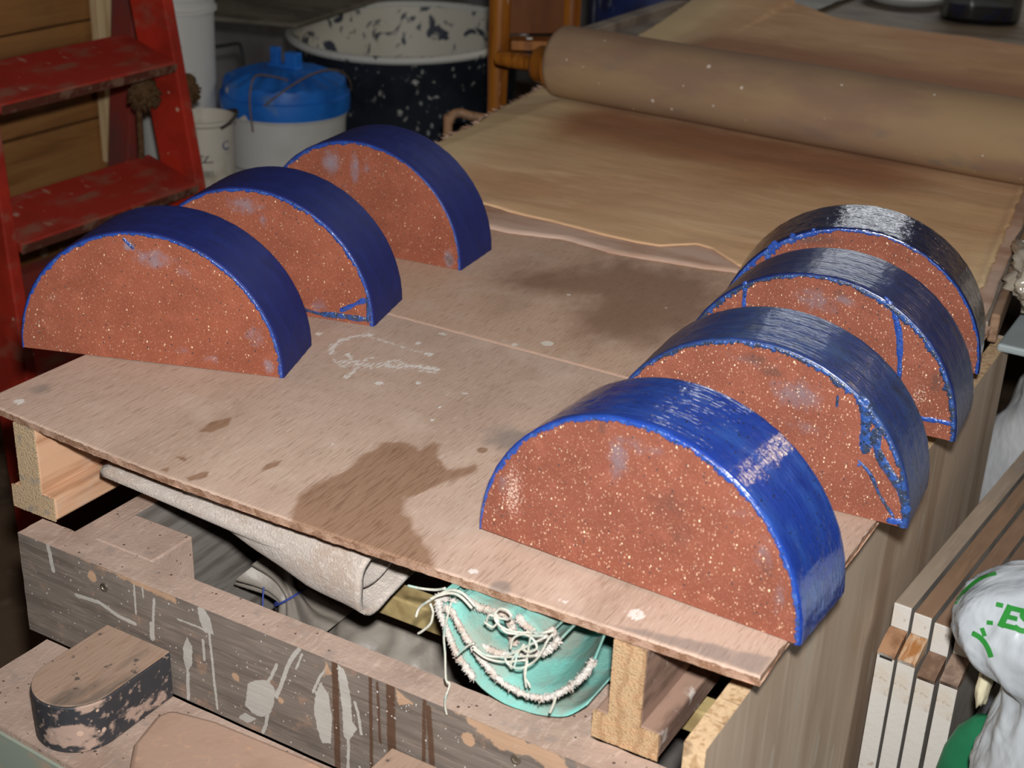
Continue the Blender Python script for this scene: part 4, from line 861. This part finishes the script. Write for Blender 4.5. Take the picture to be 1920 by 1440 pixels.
bk2 = thing('white_bucket', 'tall white ribbed bucket behind the right rail of the ladder', 'bucket', (-1.275, 1.605, -0.75))
MB().lathe([(.078, 0), (.082, .002), (.093, .70), (.094, .742), (.101, .744), (.101, .752), (.096, .754), (.096, .772), (.103, .774), (.103, .785), (.098, .787), (.098, .80), (.092, .80), (.088, .70)], 56, cap=False).build('body', m_white, bk2, (0, 0, 0), smooth=40)
b = MB()
for a in (-.95, -.75, -1.25): b.obox((.0965 * math.cos(a), .0965 * math.sin(a), .62), (.0975 * math.cos(a), .0975 * math.sin(a), .74), .006, .003, up=(math.cos(a), math.sin(a), 0))
b.build('rib', m_white, bk2, (0, 0, 0), smooth=0)
bk3 = thing('white_tub', 'small white printed tub with a wire handle beside the ladder foot', 'tub', (-0.985, 1.375, -0.75))
MB().lathe([(.045, .0), (.052, .002), (.062, .582), (.0665, .587), (.0665, .594), (.062, .595), (.058, .545), (.056, .53), (0, .53)], 48, cap=False).build('body', M('offwhite_plastic', srgb(196, 190, 176), .5, .4, [dict(s=12, col=srgb(160, 146, 126), lo=.5, hi=.72)]), bk3, (0, 0, 0), smooth=40)
MB().tube([(.068 * math.cos(a), .068 * math.sin(a), .590 + .012 * math.sin(a * 2)) for a in [PI * (-.1 + 1.25 * k / 24) for k in range(25)]], .0035, 6).build('wire_handle', M('dark_wire', srgb(60, 54, 50), .6), bk3, (0, 0, 0))
def wrap_text(txt, size, ang, z, rad, mat, parent, name, shear=0.0, spacing=1.0):
    cu_ = bpy.data.curves.new(name, 'FONT'); cu_.body = txt; cu_.size = size; cu_.align_x = 'CENTER'; cu_.shear = shear; cu_.space_character = spacing; cu_.offset = size * .02; cu_.resolution_u = 6
    to = bpy.data.objects.new(name, cu_); COL.objects.link(to); dg = bpy.context.evaluated_depsgraph_get(); me = bpy.data.meshes.new_from_object(to.evaluated_get(dg))
    bpy.data.objects.remove(to); bpy.data.curves.remove(cu_)
    for v in me.vertices:
        a = ang + v.co.x / rad; v.co = Vector((rad * math.cos(a), rad * math.sin(a), z + v.co.y))
    me.materials.append(mat); o = bpy.data.objects.new(name, me); COL.objects.link(o); o.parent = parent; return o
m_ink = M('faded_ink', srgb(56, 60, 60), .7); m_inkb = M('blue_ink', srgb(54, 70, 120), .7); m_inkg = M('pale_ink', srgb(134, 132, 120), .7)
wrap_text('SEZ..', .022, -.92, .512, .0612, m_ink, bk3, 'printed_letters', spacing=.95)
wrap_text('C', .026, -.10, .535, .0616, m_inkb, bk3, 'printed_logo')
wrap_text('IIEIIIEI', .018, -.85, .482, .0607, m_inkg, bk3, 'printed_letters', spacing=.8)

m_tub_o = M('splashed_black_enamel', srgb(34, 40, 50), .45, .45, [dict(s=(8, 8, 8), col=srgb(24, 28, 36), lo=.4, hi=.66), dict(s=(44, 44, 30), col=srgb(190, 188, 184), lo=.62, hi=.68, d=6, w=1.0, a=.85), dict(t='spots', s=(120, 120, 60), col=srgb(180, 180, 178), lo=.05, hi=.18, p=9, k=.6, a=.7)])
m_tub_i = M('splashed_white_enamel', srgb(206, 202, 190), .5, .4, [dict(s=(13, 13, 13), col=srgb(60, 66, 80), lo=.55, hi=.59, d=7, w=1.2), dict(s=(40, 40, 20), col=srgb(50, 56, 70), lo=.64, hi=.68, d=5)])
tub = thing('enamel_tub', 'large black enamel tub splashed white inside and on rim', 'tub', (-1.10, 2.31, -0.75), (math.radians(3), 0, 0))
MB().lathe([(0, 0), (.23, .001), (.24, .003), (.288, .58), (.298, .612)], 80, cap=False).build('outer_wall', m_tub_o, tub, (0, 0, 0), smooth=40)
MB().lathe([(.294, .616), (.285, .58), (.25, .30), (.23, .285), (0.0, .28)], 80, cap=False).build('inner_wall', m_tub_i, tub, (0, 0, 0), smooth=40)
rimp = [(.292 + .010 * (1 + math.cos(a)), .619 + .010 * math.sin(a)) for a in [2 * PI * k / 10 for k in range(11)]]
MB().lathe(rimp, 80, cap=False).build('rim', M('white_rim', srgb(206, 206, 200), .5, .4, [dict(s=24, col=srgb(70, 76, 86), lo=.60, hi=.66)]), tub, (0, 0, 0), smooth=180)
gb = MB().prism([(-1.242, 2.002), (-1.31, 2.50), (-1.86, 2.42), (-1.70, 1.862)], -.1035, -.0925).build('grey_board', M('weathered_grey_board', srgb(118, 112, 98), .8, .2, [dict(s=(5, 12, 5), col=srgb(92, 86, 76), lo=.42, hi=.66, d=5), dict(s=40, col=srgb(150, 144, 130), lo=.6, hi=.75)], [dict(s=60, h=.6)]), smooth=0, bevel=.002)
tag(gb, 'flat weathered grey board resting over the rim of the black tub', 'board')
hk = MB().tube(smooth_path([(-1.36, 1.70, -.125), (-1.28, 1.764, -.115), (-1.249, 1.791, -.109), (-1.243, 1.797, -.119), (-1.239, 1.80, -.16)], 5), .0042, 8).build('wire_hook', M('black_wire', srgb(30, 30, 30), .5))
tag(hk, 'bent black wire handle rising behind the blue lid', 'wire')

# dim things beyond the chair
db = thing('blue_bucket', 'dark blue bucket with pale drips seen beyond the chair', 'bucket', (-0.52, 2.55, -0.75))
MB().lathe([(.14, 0), (.15, .002), (.175, .60), (.18, .78), (.17, .78), (.165, .60), (0, .58)], 48, cap=False).build('body', M('dripped_navy_plastic', srgb(34, 46, 96), .5, .4, [dict(s=(26, 26, 3), col=srgb(190, 196, 206), lo=.60, hi=.66), dict(s=12, col=srgb(22, 28, 56), lo=.45, hi=.65)]), db, (0, 0, 0), smooth=40)
ds = lump('dark_sack', (-0.62, 3.05, -.30), (.17, .2, .45), None, 4).build('dark_sack', M('dark_sacking', srgb(78, 74, 66), .8, .2, [dict(s=8, col=srgb(58, 54, 48), lo=.42, hi=.66)]), smooth=180)
tag(ds, 'dark grey sack slumped behind the blue bucket', 'sack')

# things on the far table
m_poly = M('milky_polythene', srgb(150, 146, 132), .4, .4, [dict(s=(8, 14, 8), col=srgb(118, 112, 100), lo=.42, hi=.65, d=5), dict(s=(20, 40, 20), col=srgb(186, 184, 172), lo=.62, hi=.74, a=.7)], [dict(s=(10, 22, 18), h=2.0)])
def pf(u, v): x = -0.36 + 0.25 * u; y = 2.50 + .52 * v; return (x, y, .003 + .006 * abs(nz(x * 7, y * 9)) + .003 * abs(nz(x * 16, y * 14, 2)) + (.012 * math.exp(-((x + .27) / .06) ** 2)))
tag(MB().sheet(pf, 90, 60, .0006).build('polythene_sheet', m_poly, smooth=180), 'crumpled milky polythene sheet beyond the canvas', 'plastic sheet')
dish = MB().lathe([(.04, 0), (.07, .002), (.095, .012), (.104, .024), (.100, .024), (.09, .014), (.066, .006), (0, .005)], 56, c=(0.005, 2.87, -.0094), cap=False).build('white_dish', m_white, smooth=50)
tag(dish, 'white dish at the top edge beside the glass jar', 'dish')
jar = thing('glass_jar', 'squat smoky glass jar at the upper right on the far table', 'jar', (0.215, 2.775, -0.0094), (0, 0, .3))
def sq(r, k, n=64): return [(r * (abs(math.cos(a)) ** k) * (1 if math.cos(a) > 0 else -1), r * (abs(math.sin(a)) ** k) * (1 if math.sin(a) > 0 else -1)) for a in [2 * PI * i / n for i in range(n)]]
V = []; F = []; pf_ = [(.076, 0), (.088, .003), (.093, .012), (.093, .10), (.085, .125), (.06, .14), (.055, .14), (.078, .122), (.088, .098), (.088, .014), (.07, .007), (.001, .006)]
for r, h in pf_:
    for x, y in sq(r, .62): V.append((x, y, h))
for i in range(len(pf_) - 1):
    for k in range(64): F.append((i * 64 + k, i * 64 + (k + 1) % 64, (i + 1) * 64 + (k + 1) % 64, (i + 1) * 64 + k))
V.append((0, 0, 0)); F += [((k + 1) % 64, k, len(V) - 1) for k in range(64)]
MB().add(V, F).build('glass', M('smoky_glass', (.62, .64, .60), .04, .5, trans=1.0), jar, (0, 0, 0), smooth=50)
MB().prism(sq(.076, .62), .009, .045).build('contents', M('dark_contents', srgb(52, 50, 60), .6, .3, [dict(s=24, col=srgb(36, 44, 96), lo=.5, hi=.6)]), jar, (0, 0, 0), smooth=40)

# ------------------------------------------------------------------ stepped white boards standing against the side panel
m_mel = M('scuffed_white_edge', srgb(204, 200, 194), .6, .4, [dict(s=24, col=srgb(200, 190, 176), lo=.46, hi=.7, d=5), dict(s=90, col=srgb(160, 140, 120), lo=.63, hi=.74, a=.7)], [dict(s=200, h=.4)])
m_melside = M('grey_board_face', srgb(150, 144, 138), .7, .3, [dict(s=10, col=srgb(124, 118, 112), lo=.42, hi=.66)])
def top_mat(name, base): return M(name, base, .75, .3, [dict(s=(14, 5, 14), col=tuple(q * .72 for q in base), lo=.42, hi=.66, d=5), dict(s=(50, 12, 50), col=srgb(200, 192, 186), lo=.6, hi=.74, a=.7, d=5), dict(s=(200, 14, 30), col=tuple(q * 1.25 for q in base), lo=.5, hi=.7, a=.5)])
tops = [top_mat('dusty_beige_top', srgb(160, 144, 128)), top_mat('dusty_brown_top', srgb(142, 114, 92)), top_mat('brown_top', srgb(140, 112, 92)), top_mat('dark_brown_top', srgb(128, 104, 86))]
stepm = [M('orange_wood_step', srgb(160, 122, 92), .6, .3, [dict(s=(60, 60, 30), col=srgb(128, 92, 66), lo=.42, hi=.66)]), M('streaked_step', srgb(186, 158, 130), .6, .3, [dict(s=(140, 30, 30), col=srgb(156, 104, 58), lo=.45, hi=.6)]), M('brown_step', srgb(128, 102, 84), .6, .3, [dict(s=(60, 40, 60), col=srgb(108, 84, 68), lo=.45, hi=.6)]), M('grey_brown_step', srgb(140, 118, 102), .6, .3, [dict(s=(60, 40, 60), col=srgb(112, 92, 80), lo=.45, hi=.6)])]
DX = [0.0, .0208, .0418, .0640]; TW = .0178
ZS = [(-.172, -.199, .014), (-.175, -.199, .014), (-.178, -.211, .012), (-.176, -.204, .015)]
names_ = ['first white-ended stepped board, touching the brown bench side', 'second white-ended stepped board counted from the bench side', 'third white-ended stepped board counted from the bench side', 'fourth white-ended stepped board, partly behind the plastic bag']
YAW = math.radians(-4.3); ca, sa = math.cos(YAW), math.sin(YAW)
for i in range(4):
    t = thing('stepped_board', names_[i], 'board', (0.7570 + DX[i] * ca, 0.420 + DX[i] * sa, -0.75), (0, 0, YAW), 'stepped white boards beside the bench')
    zt, zs, dl = ZS[i]; zt += .75; zs += .75; L = 0.77; st = 0.028
    e1 = .0018
    MB().box(0.0002, TW - .0002, e1, L, zs - dl - .0040, zt - .0012).build('upper_part', m_melside, t, (0, 0, 0), smooth=0)
    MB().box(0, TW, 0, e1, zs, zt).build('upper_end', m_mel, t, (0, 0, 0), smooth=0, bevel=.0012)
    MB().box(0, TW, e1 + .0001, L, zt - .0012, zt).build('upper_top', tops[i], t, (0, 0, 0), smooth=0, bevel=.0005)
    MB().box(0.0002, TW - .0002, -st + e1, L, 0.0, zs - dl - .0042).build('lower_part', m_melside, t, (0, 0, 0), smooth=0)
    MB().box(0, TW, -st, -st + e1, 0.0, zs - dl).build('lower_end', m_mel, t, (0, 0, 0), smooth=0, bevel=.0008)
    V = [(x, y, z) for x in (0, TW) for y, z in ((-st, zs - dl), (-st * .5, zs - dl * .35), (0.0, zs + .0001), (0.0, zs - dl - .004), (-st, zs - dl - .004))]
    MB().add(V, [(0, 1, 6, 5), (1, 2, 7, 6), (2, 3, 8, 7), (3, 4, 9, 8), (4, 0, 5, 9), (0, 4, 3, 2, 1), (5, 6, 7, 8, 9)]).build('step', stepm[i], t, (0, 0, 0), smooth=30)
    if i == 0: MB().box(.003, TW - .002, -st - .0005, -st + .0004, zs - dl - .006, zs - dl - .0035).build('slot', M('dark_slot', srgb(40, 40, 40), .6), t, (0, 0, 0), smooth=0)
dk = MB().box(0, .008, 0, .77, 0, .47).build('dark_sheet', M('dark_grey_sheet', srgb(92, 92, 98), .6, .4, [dict(s=6, col=srgb(72, 72, 78), lo=.42, hi=.66)]), None, (0.8475, 0.41, -0.75), (0, 0, YAW), smooth=0)
tag(dk, 'dark grey sheet standing between the stepped boards and the plastic bag', 'sheet')

# ------------------------------------------------------------------ white carrier bag with green print
m_cbag = M('white_carrier_plastic', srgb(176, 182, 187), .38, .45, [dict(s=20, col=srgb(162, 168, 174), lo=.45, hi=.68)], [dict(s=(90, 90, 40), h=.8, d=3), dict(s=(26, 26, 18), h=4.0, d=2, w=1.0)])
zl_ = [-.75, -.50, -.25, -.20, -.17, -.14, -.10, -.06, -.03, -.015, -.006]
ll_ = [.855, .858, .872, .875, .880, .887, .887, .889, .896, .912, .94]
zb_ = [-.118, -.110, -.103, -.097, -.089, -.079, -.063, -.045, -.03, -.018, -.008]
bb_ = [0, .004, .018, .032, .043, .050, .052, .048, .036, .020, .0]
def ridge(x, y, z): return 1 - abs(2 * nz(x, y, z))
def bag_fn(u, v):
    a = 2 * PI * u; z = -.75 + .744 * (1 - (1 - v) ** 1.7); r = 0.975 - interp(z, zl_, ll_)
    c_, s_ = math.cos(a), math.sin(a)
    da = abs((a - PI * 1.02 + PI) % (2 * PI) - PI)
    r += interp(z, zb_, bb_) * max(0.0, math.cos(min(da * 1.5, PI / 2))) ** .9     # the flap that flops over to the left
    fold = 1 + .05 * nz(c_ * 3.2, s_ * 3.2, z * 7) + .045 * (ridge(c_ * 4, s_ * 4, z * 20) - .6) + .014 * (ridge(c_ * 12 + 2, s_ * 12, z * 44) - .6) + .012 * math.sin(a * 17 + 5 * nz(z * 12, 1)) * min(1, max(0, (-.12 - z) * 14))
    if v == 1: r = .004
    return (0.975 + r * fold * c_, 0.285 + r * .85 * fold * s_, z + .004 * nz(c_ * 4, s_ * 4, 6))
cbg = MB().grid(bag_fn, 200, 150)
carrier = thing('carrier_bag', 'crumpled white plastic carrier bag with green lettering at right edge', 'bag', (0.975, 0.285, -0.75))
kp = (-0.975, -0.285, 0.75)
bagm = cbg.build('bag_film', m_cbag, carrier, kp, smooth=180)
bvh = BVHTree.FromPolygons([Vector(v) for v in cbg.v], cbg.f)
VD = Vector((0.895, 0.285, -0.06)) - (CP - Vector((0, 0, ZT))); VD.normalize()
BR = VD.cross(Vector((0, 0, 1))).normalized(); BU = BR.cross(VD)
m_green = M('green_print', srgb(44, 128, 52), .4, .4)
def print_mesh(polys, origin, name, mat):
    """flat print shapes (x right, y up, metres) laid on the bag's skin from the side it faces"""
    V = []; F = []
    for vs, fs in polys:
        o0 = len(V); ok = []
        for x, y in vs:
            p = Vector(origin) + BR * x + BU * y; h = bvh.ray_cast(p - VD * .25, VD)
            if h[0] is None: V.append(p); ok.append(False)
            else: V.append(h[0] - VD * .0012); ok.append(True)
        for f in fs:
            if all(ok[i] for i in f): F.append(tuple(i + o0 for i in f))
    if F: MB().add(V, F).build(name, mat, carrier, kp, smooth=180)
def band(pts, w, n=6):
    P = smooth_path([(a, b, 0) for a, b in pts], n); vs = []; fs = []; m = len(P)
    for i, p in enumerate(P):
        d = (P[min(i + 1, m - 1)] - P[max(i - 1, 0)]).normalized(); q = Vector((-d.y, d.x, 0))
        for k in range(5): s_ = p + q * w * (k / 4 - .5); vs.append((s_.x, s_.y))
    for i in range(m - 1):
        for k in range(4): a = i * 5 + k; fs.append((a, a + 1, a + 6, a + 5))
    return vs, fs
LO = (0.895, 0.285, -0.06)
H = .0188
def ltr(segs, x0, y0, sh=.22):
    out = []
    for pts, w in segs: out.append(band([(x0 + (a + sh * b) * H, y0 + b * H) for a, b in pts], w * H, 4))
    return out
Tseg = [([(-.28, .90), (.02, .90)], .20), ([(-.30, .04), (-.05, .08)], .18)]
Eseg = [([(.15, 0), (.15, .5), (.15, 1)], .27), ([(.1, .89), (.75, .89)], .22), ([(.1, .5), (.65, .5)], .2), ([(.1, .11), (.75, .11)], .22)]
Sseg = [([(.72, .80), (.5, .92), (.22, .86), (.16, .68), (.4, .53), (.65, .38), (.62, .16), (.36, .07), (.05, .17)], .23)]
PX = 1 / 2190.0
def at_px(px, py):                            # place on the bag measured from its lobe centre
    return ((px - 1920) * PX * 1.0, (1155 - 26 - py + 13) * PX)
tx, ty = at_px(1868, 1172)
print_mesh(ltr(Tseg, tx, ty) + ltr(Eseg, tx + .0025, ty) + ltr(Sseg, tx + .0140, ty), LO, 'printed_letters', m_green)
sw = [band([at_px(*q) for q in ((1852, 1080), (1832, 1092), (1815, 1110), (1800, 1135), (1793, 1152))], .0032), band([at_px(*q) for q in ((1836, 1195), (1852, 1200), (1866, 1212), (1876, 1228))], .0042), band([at_px(*q) for q in ((1850, 1182), (1858, 1195))], .0035), band([at_px(*q) for q in ((1836, 1193), (1860, 1204))], .0025)]
for q in sw: print_mesh([q], LO, 'printed_swoosh', m_green)
print_mesh([band([at_px(1801, 1106), at_px(1808, 1102)], .0035)], LO, 'printed_square', M('blue_print', srgb(40, 80, 180), .4))
gcan = thing('green_can', 'green plastic can between the stepped boards and the carrier bag', 'can', (0.872, 0.368, -0.75))
V = []; F = []; cp_ = [(.90, 0), (1.0, .004), (1.0, .40), (.97, .44), (.86, .475), (.64, .502), (.34, .518), (.02, .523)]
for k_, h in cp_:
    for i in range(48): a = 2 * PI * i / 48; V.append((.040 * k_ * math.cos(a), .018 * (.35 + .65 * k_) * math.sin(a) if k_ > .1 else .002 * math.sin(a), h))
for i in range(len(cp_) - 1):
    for k in range(48): F.append((i * 48 + k, i * 48 + (k + 1) % 48, (i + 1) * 48 + (k + 1) % 48, (i + 1) * 48 + k))
F.append(tuple(range(47, -1, -1)))
MB().add(V, F).build('body', M('green_plastic', srgb(30, 112, 76), .4, .45, [dict(s=14, col=srgb(22, 90, 60), lo=.42, hi=.66), dict(s=30, col=srgb(120, 130, 110), lo=.62, hi=.74, a=.5)]), gcan, (0, 0, 0), smooth=40)
cpk = lump('cream_packet', (0.8705, 0.30, -.148), (.006, .012, .022), None, 3, .25, 16).build('cream_packet', M('cream_plastic', srgb(212, 204, 174), .4, .4), smooth=180)
tag(cpk, 'scrap of cream plastic between the carrier bag and dark sheet', 'packet')

# ------------------------------------------------------------------ right rear: tray, polythene bundle and white sacks
tray = MB().box(.7365, .96, .825, 1.06, -.0515, -.0415).build('grey_tray', M('pale_grey_plastic', srgb(150, 160, 162), .5, .4), smooth=0, bevel=.003)
tag(tray, 'pale grey plastic tray jutting past the rear of the bench side', 'tray')
def bun(u, v):
    a = 2 * PI * u; e = PI * (v - .5); d = Vector((math.cos(e) * math.cos(a), math.cos(e) * math.sin(a), math.sin(e)))
    q = 1 + .22 * noise.noise(d * 3) + .12 * noise.noise(d * 9 + Vector((3, 1, 0)))
    x = .792 + .074 * d.x * q; return (x, .945 + .115 * d.y * q, max(.004 if x < .745 else -.0405, .020 + .062 * d.z * q))
tag(MB().grid(bun, 110, 60).build('polythene_bundle', M('clear_polythene', srgb(196, 186, 170), .15, .5, [dict(s=14, col=srgb(150, 138, 122), lo=.45, hi=.65)], [dict(s=(20, 60, 40), h=5.0)], trans=.3, coat=.5), smooth=180), 'shiny bundle of crumpled clear polythene on the grey tray', 'plastic bundle')
m_sack = M('white_sack_plastic', srgb(236, 238, 240), .45, .4, [dict(s=10, col=srgb(222, 224, 228), lo=.45, hi=.68)], [dict(s=(24, 24, 14), h=5.0)])
tag(lump('s', (1.03, 1.44, -.40), (.36, .21, .345), None, 6, .16, 40).build('white_sack', m_sack, smooth=180), 'large white plastic sack on the floor behind the bench side', 'sack')
